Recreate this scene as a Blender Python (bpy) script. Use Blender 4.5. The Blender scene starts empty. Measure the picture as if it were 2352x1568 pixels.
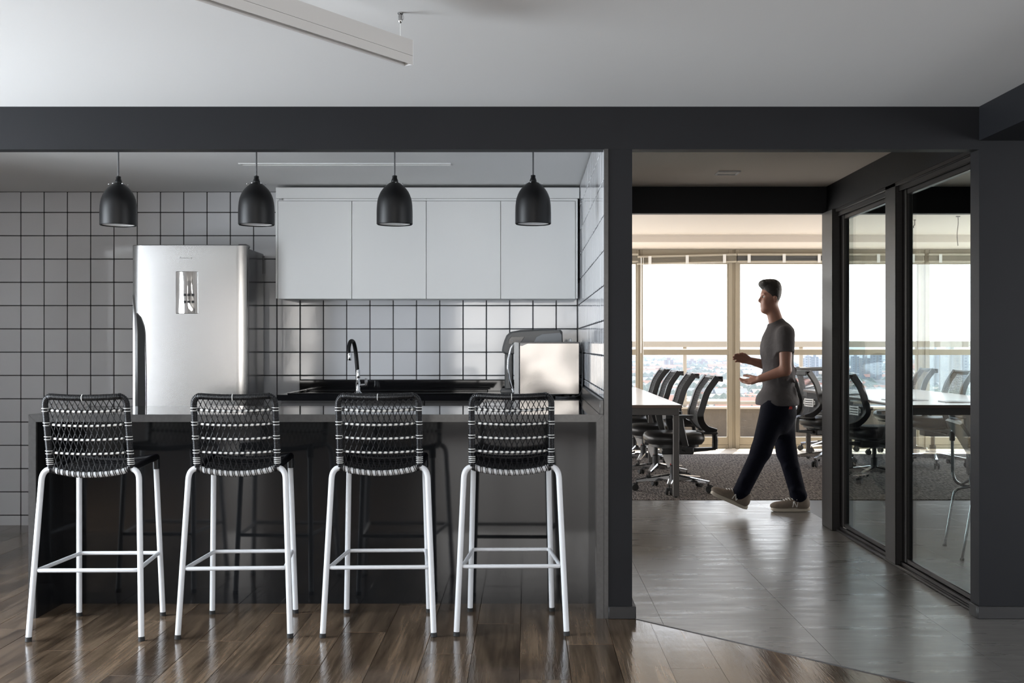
import bpy, bmesh, math, random
import numpy as np
from mathutils import Vector, Matrix, Quaternion

random.seed(7)
C = bpy.context.scene.collection
SC = bpy.context.scene
PI = math.pi

# ------------------------------------------------------------------ camera, sky, sun, lights, exposure
F, VX, VY, EYE = 2600.0, 1209.0, 793.0, 1.22        # focal length in pixels, vanishing point, eye height


def at(px, py, Y):
    """The point of the plane Y = const that the photograph shows at (px, py)."""
    return Vector(((px - VX) * Y / F, Y, EYE - (py - VY) * Y / F))


cam_d = bpy.data.cameras.new('camera')
cam_d.sensor_width = 36.0
cam_d.lens = F / 2352 * 36
cam_d.shift_x = (1176 - VX) / 2352
cam_d.shift_y = (VY - 784) / 2352
cam_d.clip_start, cam_d.clip_end = 0.05, 30000
cam = bpy.data.objects.new('camera', cam_d)
cam.location = (0, 0, EYE)
cam.rotation_euler = (PI / 2, 0, 0)
C.objects.link(cam)
SC.camera = cam

SKY = 4.0
w = bpy.data.worlds.new('sky')
SC.world = w
w.use_nodes = True
nt = w.node_tree
bg = nt.nodes['Background']
tc = nt.nodes.new('ShaderNodeTexCoord')
sx = nt.nodes.new('ShaderNodeSeparateXYZ')
rp = nt.nodes.new('ShaderNodeValToRGB')
nt.links.new(tc.outputs['Generated'], sx.inputs[0])
nt.links.new(sx.outputs['Z'], rp.inputs[0])
rp.color_ramp.elements[0].position, rp.color_ramp.elements[0].color = 0.0, (1.0, 0.985, 0.96, 1)
rp.color_ramp.elements[1].position, rp.color_ramp.elements[1].color = 0.9, (0.52, 0.68, 1.0, 1)
nt.links.new(rp.outputs[0], bg.inputs[0])
bg.inputs[1].default_value = SKY

sun_d = bpy.data.lights.new('sun', 'SUN')
sun_d.energy, sun_d.angle, sun_d.color = 17.0, 0.009, (1.0, 0.93, 0.82)
sun = bpy.data.objects.new('sun', sun_d)
sun.rotation_euler = Vector((-0.10, -0.32, -0.94)).to_track_quat('-Z', 'Y').to_euler()
sun.location = (6, 22, 30)
C.objects.link(sun)


def daylight(name, loc, direction, sx_, sy_, power, col):
    """Area lamp for daylight at a window opening; some openings are added, unseen."""
    d = bpy.data.lights.new(name, 'AREA')
    d.shape, d.size, d.size_y, d.energy, d.color = 'RECTANGLE', sx_, sy_, power, col
    o = bpy.data.objects.new(name, d)
    o.location = loc
    o.rotation_euler = Vector(direction).to_track_quat('-Z', 'Y').to_euler()
    C.objects.link(o)
    return o


REAR = ((-4.25, -3.75), (-1.3, 1.6))                             # window openings in the rear wall (x0, x1)
XWL, LEFT = -4.8, (2.3, 4.85)                                     # left wall of the front room, its window (y0, y1)
for (a_, b_) in REAR:
    daylight('daylight_rear', ((a_ + b_) / 2, -5.25, 1.25), (0, 1, 0), b_ - a_, 1.9, 25 * (b_ - a_), (1.0, 0.94, 0.87))
daylight('daylight_left', (XWL - .22, sum(LEFT) / 2, 1.27), (1, 0, 0), LEFT[1] - LEFT[0], 1.95, 430, (0.83, 0.915, 1.0))
daylight('added_fill_right', (6.42, 0.4, 1.3), (-1, 0, 0), 4.4, 1.9, 150, (0.86, 0.92, 1.0))  # unseen side window lamp, added to brighten the fixture's side and the ceiling
daylight('added_fill_meeting', (6.42, 10.6, 1.3), (-1, 0, 0), 4.4, 1.9, 110, (1.0, 0.93, 0.84))  # added out of view to brighten the meeting room and corridor
daylight('added_fill_meeting', (-1.82, 10.6, 1.3), (1, 0, 0), 4.4, 1.9, 80, (1.0, 0.93, 0.84))  # its counterpart on the hidden left wall, also added for brightness

SC.view_settings.view_transform = 'Standard'
SC.view_settings.look = 'None'
SC.view_settings.exposure = 0.0
SC.view_settings.gamma = 1.0
SC.view_settings.use_curve_mapping = False

# ------------------------------------------------------------------ mesh helpers
ORG = {}                                                         # world origin of every object (unrotated ones)


class MB:
    """Collects geometry for one mesh."""

    def __init__(self):
        self.v, self.f, self.m = [], [], []

    def add(self, vs, fs, mi=0):
        b = len(self.v)
        self.v += [tuple(p) for p in vs]
        self.f += [[i + b for i in f] for f in fs]
        self.m += [mi] * len(fs)
        return self

    def box(self, x0, x1, y0, y1, z0, z1, b=0.0, mi=0):
        if x0 > x1: x0, x1 = x1, x0
        if y0 > y1: y0, y1 = y1, y0
        if z0 > z1: z0, z1 = z1, z0
        if b <= 0:
            vs = [(x, y, z) for x in (x0, x1) for y in (y0, y1) for z in (z0, z1)]
            fs = [[0, 1, 3, 2], [4, 6, 7, 5], [0, 4, 5, 1], [2, 3, 7, 6], [0, 2, 6, 4], [1, 5, 7, 3]]
            return self.add(vs, fs, mi)
        c = Vector(((x0 + x1) / 2, (y0 + y1) / 2, (z0 + z1) / 2))
        h = Vector(((x1 - x0) / 2, (y1 - y0) / 2, (z1 - z0) / 2))
        b = min(b, h.x * .98, h.y * .98, h.z * .98)
        vs, idx = [], {}
        for sx_ in (-1, 1):
            for sy_ in (-1, 1):
                for sz_ in (-1, 1):
                    s = (sx_, sy_, sz_)
                    for a in range(3):
                        p = [c[i] + s[i] * (h[i] - (0 if i == a else b)) for i in range(3)]
                        idx[(s, a)] = len(vs)
                        vs.append(p)
        fs = []
        for a in range(3):
            u, w_ = [(1, 2), (0, 2), (0, 1)][a]
            for s in (-1, 1):
                q = []
                for (su, sw) in ((-1, -1), (1, -1), (1, 1), (-1, 1)):
                    k = [0, 0, 0]
                    k[a], k[u], k[w_] = s, su, sw
                    q.append(idx[(tuple(k), a)])
                fs.append(q)
        for a in range(3):                                       # edges along axis a
            u, w_ = [(1, 2), (0, 2), (0, 1)][a]
            for su in (-1, 1):
                for sw in (-1, 1):
                    k0, k1 = [0, 0, 0], [0, 0, 0]
                    k0[a], k0[u], k0[w_] = -1, su, sw
                    k1[a], k1[u], k1[w_] = 1, su, sw
                    k0, k1 = tuple(k0), tuple(k1)
                    fs.append([idx[(k0, u)], idx[(k1, u)], idx[(k1, w_)], idx[(k0, w_)]])
        for sx_ in (-1, 1):
            for sy_ in (-1, 1):
                for sz_ in (-1, 1):
                    s = (sx_, sy_, sz_)
                    fs.append([idx[(s, 0)], idx[(s, 1)], idx[(s, 2)]])
        return self.add(vs, fs, mi)

    def tube(self, pts, r, n=8, closed=False, mi=0, up=None):
        pts = [Vector(p) for p in pts]
        m = len(pts)
        rs = r if isinstance(r, (list, tuple)) else [r] * m
        T = []
        for i in range(m):
            a = pts[(i - 1) % m] if closed or i else pts[0]
            b = pts[(i + 1) % m] if closed or i < m - 1 else pts[-1]
            t = b - a
            T.append(t.normalized() if t.length > 1e-9 else Vector((0, 0, 1)))
        ref = Vector(up) if up else (Vector((0, 0, 1)) if abs(T[0].z) < .9 else Vector((1, 0, 0)))
        N = (ref - T[0] * ref.dot(T[0])).normalized()
        vs = []
        for i in range(m):
            if i:
                q = T[i - 1].rotation_difference(T[i])
                N = q @ N
                N = (N - T[i] * N.dot(T[i])).normalized()
            B = T[i].cross(N)
            for k in range(n):
                a = 2 * PI * k / n
                vs.append(pts[i] + (N * math.cos(a) + B * math.sin(a)) * rs[i])
        fs = []
        for i in range(m if closed else m - 1):
            j = (i + 1) % m
            for k in range(n):
                k2 = (k + 1) % n
                fs.append([i * n + k, i * n + k2, j * n + k2, j * n + k])
        if not closed:
            fs.append(list(range(n))[::-1])
            fs.append([(m - 1) * n + k for k in range(n)])
        return self.add(vs, fs, mi)

    def lathe(self, prof, n=24, c=(0, 0, 0), mi=0, axis='z'):
        vs, fs = [], []
        for (r, z) in prof:
            for k in range(n):
                a = 2 * PI * k / n
                x, y = max(r, 1e-5) * math.cos(a), max(r, 1e-5) * math.sin(a)
                p = {'z': (x, y, z), 'x': (z, x, y), 'y': (x, z, y)}[axis]
                vs.append((p[0] + c[0], p[1] + c[1], p[2] + c[2]))
        for i in range(len(prof) - 1):
            for k in range(n):
                k2 = (k + 1) % n
                fs.append([i * n + k, i * n + k2, (i + 1) * n + k2, (i + 1) * n + k])
        if prof[0] != prof[-1]:
            fs.append(list(range(n))[::-1])
            fs.append([(len(prof) - 1) * n + k for k in range(n)])
        return self.add(vs, fs, mi)

    def prism(self, poly, axis, a0, a1, mi=0, inset=0.0):
        """poly: 2D points; extruded along axis ('x': (y,z), 'y': (x,z), 'z': (x,y)); inset rounds both ends a little."""
        def P(p, a):
            return {'x': (a, p[0], p[1]), 'y': (p[0], a, p[1]), 'z': (p[0], p[1], a)}[axis]
        n = len(poly)
        if inset:
            cx, cy = sum(p[0] for p in poly) / n, sum(p[1] for p in poly) / n
            small = []
            for p in poly:
                d = math.hypot(p[0] - cx, p[1] - cy)
                k = max(0.0, 1 - inset / d)
                small.append((cx + (p[0] - cx) * k, cy + (p[1] - cy) * k))
            rings = [(small, a0), (poly, a0 + inset), (poly, a1 - inset), (small, a1)]
        else:
            rings = [(poly, a0), (poly, a1)]
        vs = [P(p, a) for (q, a) in rings for p in q]
        fs = [[i * n + k, i * n + (k + 1) % n, (i + 1) * n + (k + 1) % n, (i + 1) * n + k] for i in range(len(rings) - 1) for k in range(n)]
        fs += [list(range(n))[::-1], [(len(rings) - 1) * n + k for k in range(n)]]
        return self.add(vs, fs, mi)

    def loft(self, rings, mi=0, caps=True):
        n = len(rings[0])
        vs = [p for r in rings for p in r]
        fs = [[i * n + k, i * n + (k + 1) % n, (i + 1) * n + (k + 1) % n, (i + 1) * n + k] for i in range(len(rings) - 1) for k in range(n)]
        if caps:
            fs += [list(range(n))[::-1], [(len(rings) - 1) * n + k for k in range(n)]]
        return self.add(vs, fs, mi)

    def bar(self, p0, p1, w0, h0, w1=None, h1=None, up=(0, 0, 1), mi=0):
        """A tapered straight bar of rectangular section from p0 to p1."""
        w1 = w0 if w1 is None else w1
        h1 = h0 if h1 is None else h1
        p0, p1, up = Vector(p0), Vector(p1), Vector(up)
        t = (p1 - p0).normalized()
        s = t.cross(up)
        s = s.normalized() if s.length > 1e-6 else Vector((1, 0, 0))
        u = s.cross(t)
        rings = []
        for (p, w_, h_) in ((p0, w0, h0), (p1, w1, h1)):
            c = min(w_, h_) * .18
            rings.append([p + s * (a * w_ / 2) + u * (b * h_ / 2) for (a, b) in
                          ((-1, -1 + 2 * c / h_), (-1 + 2 * c / w_, -1), (1 - 2 * c / w_, -1), (1, -1 + 2 * c / h_),
                           (1, 1 - 2 * c / h_), (1 - 2 * c / w_, 1), (-1 + 2 * c / w_, 1), (-1, 1 - 2 * c / h_))])
        return self.loft(rings, mi)

    def strip(self, path, w_, t_, side=(1, 0, 0), mi=0):
        """A flat bent bar: path of points, width along `side`, thickness across."""
        path = [Vector(p) for p in path]
        side = Vector(side).normalized()
        rings = []
        for i, p in enumerate(path):
            a, b = path[max(i - 1, 0)], path[min(i + 1, len(path) - 1)]
            tt = (b - a).normalized()
            nn = tt.cross(side).normalized()
            ww = w_[i] if isinstance(w_, (list, tuple)) else w_
            th = t_[i] if isinstance(t_, (list, tuple)) else t_
            c = min(ww, th) * .25
            rings.append([p + side * a_ + nn * b_ for (a_, b_) in
                          ((-ww / 2, -th / 2 + c), (-ww / 2 + c, -th / 2), (ww / 2 - c, -th / 2), (ww / 2, -th / 2 + c),
                           (ww / 2, th / 2 - c), (ww / 2 - c, th / 2), (-ww / 2 + c, th / 2), (-ww / 2, th / 2 - c))])
        return self.loft(rings, mi)

    def mesh(self, name, mats, sm=38, off=(0, 0, 0), fixn=True):
        me = bpy.data.meshes.new(name)
        vs = [(a - off[0], b - off[1], c - off[2]) for (a, b, c) in self.v]
        me.from_pydata(vs, [], self.f)
        for m_ in (mats if isinstance(mats, (list, tuple)) else [mats]):
            me.materials.append(m_)
        if any(self.m):
            me.polygons.foreach_set('material_index', self.m)
        if fixn:
            bm = bmesh.new()
            bm.from_mesh(me)
            bmesh.ops.recalc_face_normals(bm, faces=bm.faces)
            bm.to_mesh(me)
            bm.free()
        if sm:
            me.shade_smooth()
            me.set_sharp_from_angle(angle=math.radians(sm))
        me.update()
        return me


def tag(o, label=None, cat=None, group=None, kind=None):
    if label: o['label'] = label
    if cat: o['category'] = cat
    if group: o['group'] = group
    if kind: o['kind'] = kind
    return o


def obj(name, mb, mats, parent=None, label=None, cat=None, group=None, kind=None, sm=38, local=False, fixn=True):
    """One mesh object. With a parent the geometry is given in world coordinates (local=True: in the parent's)."""
    if parent is None:
        xs, ys, zs = zip(*mb.v)
        off = ((min(xs) + max(xs)) / 2, (min(ys) + max(ys)) / 2, min(zs))
    else:
        off = (0, 0, 0) if local else ORG[parent]
    o = bpy.data.objects.new(name, mb.mesh(name, mats, sm, off, fixn))
    C.objects.link(o)
    if parent is None:
        o.location = off
    else:
        o.parent = parent
    ORG[o] = off
    return tag(o, label, cat, group, kind)


def thing(name, loc, label=None, cat=None, group=None, rz=0.0, kind=None):
    o = bpy.data.objects.new(name, None)
    o.empty_display_size = .1
    C.objects.link(o)
    o.location = loc
    o.rotation_euler = (0, 0, rz)
    ORG[o] = tuple(loc)
    return tag(o, label, cat, group, kind)


def piece(name, me, parent, loc):
    """A child that shares a mesh, set at a place in its parent's coordinates."""
    o = bpy.data.objects.new(name, me)
    C.objects.link(o)
    o.parent = parent
    o.location = loc
    return o


def dup(root, loc, rz, label=None, skip=()):
    def cp(o, par):
        c = o.copy()
        C.objects.link(c)
        c.parent = par
        for ch in list(o.children):
            if ch.name.split('.')[0] not in skip:
                cp(ch, c)
        return c
    r = cp(root, None)
    r.location = loc
    r.rotation_euler = (0, 0, rz)
    if label: r['label'] = label
    return r


# ------------------------------------------------------------------ materials
def N(nt_, t, **kw):
    n = nt_.nodes.new(t)
    for k, v in kw.items():
        setattr(n, k, v)
    return n


def mat(name, col, rough=.5, metal=0.0, spec=.5, noise=None, bump=None, rnd=0.0, coat=0.0, aniso=0.0, roughvar=None, sheen=0.0):
    """Principled material. noise=(scale, amount, stretch), bump=(scale, strength, distance, stretch), rnd = per-object brightness spread."""
    m = bpy.data.materials.new(name)
    m.use_nodes = True
    t = m.node_tree
    p = t.nodes['Principled BSDF']
    p.inputs['Base Color'].default_value = (*col, 1)
    p.inputs['Roughness'].default_value = rough
    p.inputs['Metallic'].default_value = metal
    p.inputs['Specular IOR Level'].default_value = spec
    p.inputs['Coat Weight'].default_value = coat
    p.inputs['Anisotropic'].default_value = aniso
    p.inputs['Sheen Weight'].default_value = sheen
    L = t.links.new
    co = N(t, 'ShaderNodeTexCoord').outputs['Object']

    def mapped(st):
        mp = N(t, 'ShaderNodeMapping')
        mp.inputs['Scale'].default_value = st
        L(co, mp.inputs[0])
        return mp.outputs[0]
    colout = None
    if noise:
        nz = N(t, 'ShaderNodeTexNoise')
        nz.inputs['Scale'].default_value = noise[0]
        nz.inputs['Detail'].default_value = 5
        L(mapped(noise[2] if len(noise) > 2 else (1, 1, 1)), nz.inputs['Vector'])
        mx = N(t, 'ShaderNodeMix', data_type='RGBA')
        a = noise[1]
        mx.inputs[6].default_value = (*[max(0, c * (1 - a)) for c in col], 1)
        mx.inputs[7].default_value = (*[min(1, c * (1 + a)) for c in col], 1)
        L(nz.outputs[0], mx.inputs[0])
        colout = mx.outputs[2]
    if rnd:
        oi = N(t, 'ShaderNodeObjectInfo')
        hs = N(t, 'ShaderNodeHueSaturation')
        mr = N(t, 'ShaderNodeMapRange')
        mr.inputs[3].default_value, mr.inputs[4].default_value = 1 - rnd, 1 + rnd
        L(oi.outputs['Random'], mr.inputs[0])
        L(mr.outputs[0], hs.inputs['Value'])
        hs.inputs['Color'].default_value = (*col, 1)
        if colout: L(colout, hs.inputs['Color'])
        colout = hs.outputs[0]
    if colout: L(colout, p.inputs['Base Color'])
    if bump:
        nz = N(t, 'ShaderNodeTexNoise')
        nz.inputs['Scale'].default_value = bump[0]
        nz.inputs['Detail'].default_value = bump[4] if len(bump) > 4 else 4
        L(mapped(bump[3] if len(bump) > 3 else (1, 1, 1)), nz.inputs['Vector'])
        b = N(t, 'ShaderNodeBump')
        b.inputs['Strength'].default_value = bump[1]
        b.inputs['Distance'].default_value = bump[2]
        L(nz.outputs[0], b.inputs['Height'])
        L(b.outputs[0], p.inputs['Normal'])
    if roughvar:
        nz = N(t, 'ShaderNodeTexNoise')
        nz.inputs['Scale'].default_value = roughvar[0]
        L(mapped(roughvar[2] if len(roughvar) > 2 else (1, 1, 1)), nz.inputs['Vector'])
        mr = N(t, 'ShaderNodeMapRange')
        mr.inputs[1].default_value, mr.inputs[2].default_value = .3, .7
        mr.inputs[3].default_value, mr.inputs[4].default_value = max(.02, rough - roughvar[1]), rough + roughvar[1]
        L(nz.outputs[0], mr.inputs[0])
        L(mr.outputs[0], p.inputs['Roughness'])
    return m


def glass(name, tint, refl=0.04, gain=1.0):
    """A clear pane: what lies behind it, tinted, plus a mirror reflection that grows at grazing angles."""
    m = bpy.data.materials.new(name)
    m.use_nodes = True
    t = m.node_tree
    t.nodes.remove(t.nodes['Principled BSDF'])
    L = t.links.new
    g = N(t, 'ShaderNodeNewGeometry')
    d = N(t, 'ShaderNodeVectorMath', operation='DOT_PRODUCT')
    L(g.outputs['Incoming'], d.inputs[0])
    L(g.outputs['Normal'], d.inputs[1])
    ab = N(t, 'ShaderNodeMath', operation='ABSOLUTE')
    L(d.outputs['Value'], ab.inputs[0])
    om = N(t, 'ShaderNodeMath', operation='SUBTRACT')
    om.inputs[0].default_value = 1
    L(ab.outputs[0], om.inputs[1])
    pw = N(t, 'ShaderNodeMath', operation='POWER')
    pw.inputs[1].default_value = 5
    L(om.outputs[0], pw.inputs[0])
    mr = N(t, 'ShaderNodeMath', operation='MULTIPLY_ADD')
    mr.inputs[1].default_value, mr.inputs[2].default_value = (1 - refl) * gain, refl
    L(pw.outputs[0], mr.inputs[0])
    tr = N(t, 'ShaderNodeBsdfTransparent')
    tr.inputs[0].default_value = (*tint, 1)
    gl = N(t, 'ShaderNodeBsdfGlossy')
    gl.inputs['Roughness'].default_value = 0.0
    mx = N(t, 'ShaderNodeMixShader')
    L(mr.outputs[0], mx.inputs[0])
    L(tr.outputs[0], mx.inputs[1])
    L(gl.outputs[0], mx.inputs[2])
    L(mx.outputs[0], t.nodes['Material Output'].inputs[0])
    return m


M = dict(
    ceiling=mat('ceiling_paint', (.70, .70, .695), .9, bump=(40, .08, .004)),
    warm_ceiling=mat('cream_paint', (.88, .80, .71), .85),
    dark=mat('charcoal_paint', (.0130, .0135, .0155), .5, spec=.18, bump=(60, .12, .002), noise=(3, .12)),
    skirting=mat('charcoal_skirting', (.019, .018, .018), .5),
    meeting_ceiling=mat('cream_ceiling_paint', (.64, .575, .51), .85),
    offwhite=mat('wall_paint', (.62, .62, .62), .8),
    tile=mat('white_glazed_tile', (.63, .635, .655), .07, spec=.6, bump=(7, .10, .004), rnd=.04),
    grout=mat('black_grout', (.02, .02, .022), .85),
    cab=mat('white_laminate', (.70, .705, .70), .38, bump=(300, .03, .0005)),
    grey_slat=mat('grey_blind_slat', (.2, .2, .2), .7),  # plain mid grey for one blind's slat stack
    steel=mat('brushed_steel', (.43, .425, .42), .22, metal=1.0, aniso=.5, noise=(60, .05, (30, 30, .4)), bump=(60, .03, .0006, (30, 30, .3))),
    steel_soft=mat('rolled_steel', (.18, .172, .165), .15, metal=1.0, bump=(3.5, .5, .02, (.6, 1, 1.5), 0)),
    mirror=mat('mirror_panel', (.7, .7, .7), .03, metal=1.0, bump=(7, .6, .03, (1.6, 1, .45), 0)),
    fridge_side=mat('grey_lacquer', (.10, .10, .105), .14),
    black_gloss=mat('black_stone', (.007, .007, .008), .045, spec=.5, noise=(500, .5), bump=(2, .03, .002)),
    bar_panel=mat('black_polished_panel', (.009, .0095, .0105), .07, spec=.5, noise=(300, .4), bump=(3, .08, .004)),
    bar_edge=mat('dark_stone_edge', (.050, .048, .047), .26, noise=(60, .3, (1, 30, 1))),
    base_cab=mat('dark_laminate', (.040, .038, .038), .4),
    chrome=mat('chrome', (.75, .76, .78), .06, metal=1.0),
    white_metal=mat('white_powder_coat', (.66, .67, .69), .33),
    rope=mat('black_rope', (.0045, .0045, .006), .34, spec=.38),
    white_rope=mat('white_cord', (.78, .78, .76), .5),
    rubber=mat('black_rubber', (.012, .012, .012), .7),
    matt_black=mat('matt_black_enamel', (.005, .005, .0055), .42, spec=.28, bump=(400, .06, .0004)),
    reflector=mat('white_reflector', (.72, .72, .72), .3),
    cord=mat('black_cord', (.05, .05, .055), .5),
    fixture=mat('grey_aluminium_paint', (.56, .545, .53), .55),
    diffuser=mat('frosted_diffuser', (.72, .70, .68), .5),
    frame=mat('dark_steel_frame', (.028, .026, .026), .34, metal=.6, noise=(20, .3, (1, 1, 6))),
    frame_matt=mat('dark_steel_profile', (.024, .022, .022), .42, spec=.3, noise=(20, .3, (1, 1, 6))),
    champagne=mat('champagne_aluminium', (.35, .305, .235), .42),
    blind=mat('pale_blind_slat', (.42, .38, .31), .5),
    pane=glass('clear_glass', (.97, .98, .98)),
    tint=glass('green_tinted_glass', (.80, .87, .88), refl=.05, gain=.8),
    chair_black=mat('black_plastic', (.013, .013, .014), .38),
    leather=mat('black_leather', (.014, .014, .015), .36, bump=(120, .25, .001)),
    mesh=mat('black_mesh_thread', (.03, .031, .034), .6),
    lumbar=mat('white_lumbar_plastic', (.75, .76, .76), .4),
    paper=mat('white_card', (.72, .70, .68), .7),
    red=mat('red_print', (.55, .06, .05), .6),
    table=mat('light_grey_laminate', (.62, .605, .60), .22, noise=(8, .05, (1, 12, 1))),
    table_edge=mat('brown_edge_band', (.10, .065, .05), .45),
    table_leg=mat('grey_table_steel', (.075, .07, .068), .45),
    skin=mat('skin', (.34, .17, .12), .5, noise=(30, .08)),
    hair=mat('dark_hair', (.016, .013, .012), .5, bump=(80, .6, .01, (1, 1, 3))),
    shirt=mat('grey_cotton', (.095, .090, .094), .85, spec=.15, bump=(14, .5, .02), noise=(60, .08)),
    denim=mat('navy_denim', (.006, .007, .014), .85, spec=.1, bump=(16, .5, .015), noise=(200, .25)),
    shoe=mat('grey_suede', (.20, .165, .13), .8, noise=(60, .2)),
    sole=mat('white_sole', (.55, .50, .42), .6),
    concrete=mat('balcony_render', (.10, .082, .066), .85, noise=(9, .25), bump=(60, .4, .006)),
    stone_cap=mat('pale_stone_cap', (.36, .315, .26), .7),
    grey_plastic=mat('grey_plastic', (.105, .105, .105), .35),
    dark_plastic=mat('dark_display', (.03, .031, .033), .2),
    blue_grey=mat('grey_blue_plastic', (.20, .21, .225), .35),
    white_plastic=mat('white_plastic', (.7, .7, .7), .35),
    strip_floor=mat('pale_stone_floor', (.62, .54, .43), .45, noise=(12, .1)),
)


def wood_mat():
    m = bpy.data.materials.new('oak_plank')
    m.use_nodes = True
    t = m.node_tree
    L = t.links.new
    p = t.nodes['Principled BSDF']
    co = N(t, 'ShaderNodeTexCoord').outputs['Object']
    oi = N(t, 'ShaderNodeObjectInfo')
    off = N(t, 'ShaderNodeVectorMath', operation='SCALE')
    off.inputs[0].default_value = (31, 57, 13)
    L(oi.outputs['Random'], off.inputs['Scale'])
    ad = N(t, 'ShaderNodeVectorMath', operation='ADD')
    L(co, ad.inputs[0])
    L(off.outputs[0], ad.inputs[1])

    def nz(st, sc, det, rough=.6, dist=0.0):
        mp = N(t, 'ShaderNodeMapping')
        mp.inputs['Scale'].default_value = st
        L(ad.outputs[0], mp.inputs[0])
        n = N(t, 'ShaderNodeTexNoise')
        n.inputs['Scale'].default_value = sc
        n.inputs['Detail'].default_value = det
        n.inputs['Roughness'].default_value = rough
        n.inputs['Distortion'].default_value = dist
        L(mp.outputs[0], n.inputs['Vector'])
        return n.outputs[0]
    broad = nz((7, .9, 1), 1.0, 3, .5, .8)
    fine = nz((60, 2.2, 1), 1.0, 5, .65, .3)
    r1 = N(t, 'ShaderNodeValToRGB')
    e = r1.color_ramp.elements
    e[0].position, e[0].color = .34, (.060, .038, .022, 1)
    e[1].position, e[1].color = .62, (.185, .125, .077, 1)
    L(broad, r1.inputs[0])
    r2 = N(t, 'ShaderNodeValToRGB')
    e = r2.color_ramp.elements
    e[0].position, e[0].color = .32, (.45, .43, .42, 1)
    e[1].position, e[1].color = .60, (1.1, 1.1, 1.1, 1)
    L(fine, r2.inputs[0])
    mx = N(t, 'ShaderNodeMix', data_type='RGBA', blend_type='MULTIPLY')
    mx.inputs[0].default_value = .9
    L(r1.outputs[0], mx.inputs[6])
    L(r2.outputs[0], mx.inputs[7])
    hs = N(t, 'ShaderNodeHueSaturation')
    mr = N(t, 'ShaderNodeMapRange')
    mr.inputs[3].default_value, mr.inputs[4].default_value = .78, 1.12
    L(oi.outputs['Random'], mr.inputs[0])
    L(mr.outputs[0], hs.inputs['Value'])
    hs.inputs['Saturation'].default_value = .92
    L(mx.outputs[2], hs.inputs['Color'])
    L(hs.outputs[0], p.inputs['Base Color'])
    p.inputs['Roughness'].default_value = .14
    p.inputs['Specular IOR Level'].default_value = .5
    scr = nz((55, 5, 1), 1.0, 3, .6, 1.5)
    wav = nz((2.2, 7, 1), 1.0, 2)
    b1 = N(t, 'ShaderNodeBump')
    b1.inputs['Strength'].default_value, b1.inputs['Distance'].default_value = .16, .0025
    L(scr, b1.inputs['Height'])
    b2 = N(t, 'ShaderNodeBump')
    b2.inputs['Strength'].default_value, b2.inputs['Distance'].default_value = .10, .004
    L(wav, b2.inputs['Height'])
    L(b1.outputs[0], b2.inputs['Normal'])
    L(b2.outputs[0], p.inputs['Normal'])
    return m


def vinyl_mat():
    m = bpy.data.materials.new('grey_vinyl_tile')
    m.use_nodes = True
    t = m.node_tree
    L = t.links.new
    p = t.nodes['Principled BSDF']
    g = N(t, 'ShaderNodeNewGeometry').outputs['Position']

    def nz(st, det):
        mp = N(t, 'ShaderNodeMapping')
        mp.inputs['Scale'].default_value = st
        L(g, mp.inputs[0])
        n = N(t, 'ShaderNodeTexNoise')
        n.inputs['Scale'].default_value = 1.0
        n.inputs['Detail'].default_value = det
        L(mp.outputs[0], n.inputs['Vector'])
        return n.outputs[0]
    r1 = N(t, 'ShaderNodeValToRGB')
    e = r1.color_ramp.elements
    e[0].position, e[0].color = .3, (.130, .122, .112, 1)
    e[1].position, e[1].color = .7, (.185, .175, .162, 1)
    L(nz((9, 40, 1), 6), r1.inputs[0])
    L(r1.outputs[0], p.inputs['Base Color'])
    p.inputs['Specular IOR Level'].default_value = .75
    mr = N(t, 'ShaderNodeMapRange')
    mr.inputs[1].default_value, mr.inputs[2].default_value = .3, .7
    mr.inputs[3].default_value, mr.inputs[4].default_value = .25, .36
    L(nz((2.5, 14, 1), 3), mr.inputs[0])
    L(mr.outputs[0], p.inputs['Roughness'])
    b = N(t, 'ShaderNodeBump')
    b.inputs['Strength'].default_value, b.inputs['Distance'].default_value = .05, .005
    L(nz((1.6, 11, 1), 2), b.inputs['Height'])
    L(b.outputs[0], p.inputs['Normal'])
    return m


def carpet_mat():
    m = bpy.data.materials.new('woven_carpet')
    m.use_nodes = True
    t = m.node_tree
    L = t.links.new
    p = t.nodes['Principled BSDF']
    g = N(t, 'ShaderNodeNewGeometry').outputs['Position']
    ck = N(t, 'ShaderNodeTexChecker')
    ck.inputs['Scale'].default_value = 3.0
    L(g, ck.inputs['Vector'])

    def wave(rot):
        mp = N(t, 'ShaderNodeMapping')
        mp.inputs['Rotation'].default_value = (0, 0, rot)
        mp.inputs['Scale'].default_value = (75, 12, 1)
        L(g, mp.inputs[0])
        n = N(t, 'ShaderNodeTexNoise')
        n.inputs['Scale'].default_value = 1.0
        n.inputs['Detail'].default_value = 2
        L(mp.outputs[0], n.inputs['Vector'])
        return n.outputs[0]
    mx = N(t, 'ShaderNodeMix')
    L(ck.outputs['Fac'], mx.inputs[0])
    L(wave(.6), mx.inputs[2])
    L(wave(1.25), mx.inputs[3])
    r1 = N(t, 'ShaderNodeValToRGB')
    e = r1.color_ramp.elements
    e[0].position, e[0].color = .42, (.050, .043, .040, 1)
    e[1].position, e[1].color = .60, (.20, .175, .155, 1)
    L(mx.outputs[0], r1.inputs[0])
    L(r1.outputs[0], p.inputs['Base Color'])
    p.inputs['Roughness'].default_value = .95
    p.inputs['Specular IOR Level'].default_value = .1
    b = N(t, 'ShaderNodeBump')
    b.inputs['Strength'].default_value, b.inputs['Distance'].default_value = .5, .004
    L(mx.outputs[0], b.inputs['Height'])
    L(b.outputs[0], p.inputs['Normal'])
    return m


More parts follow.
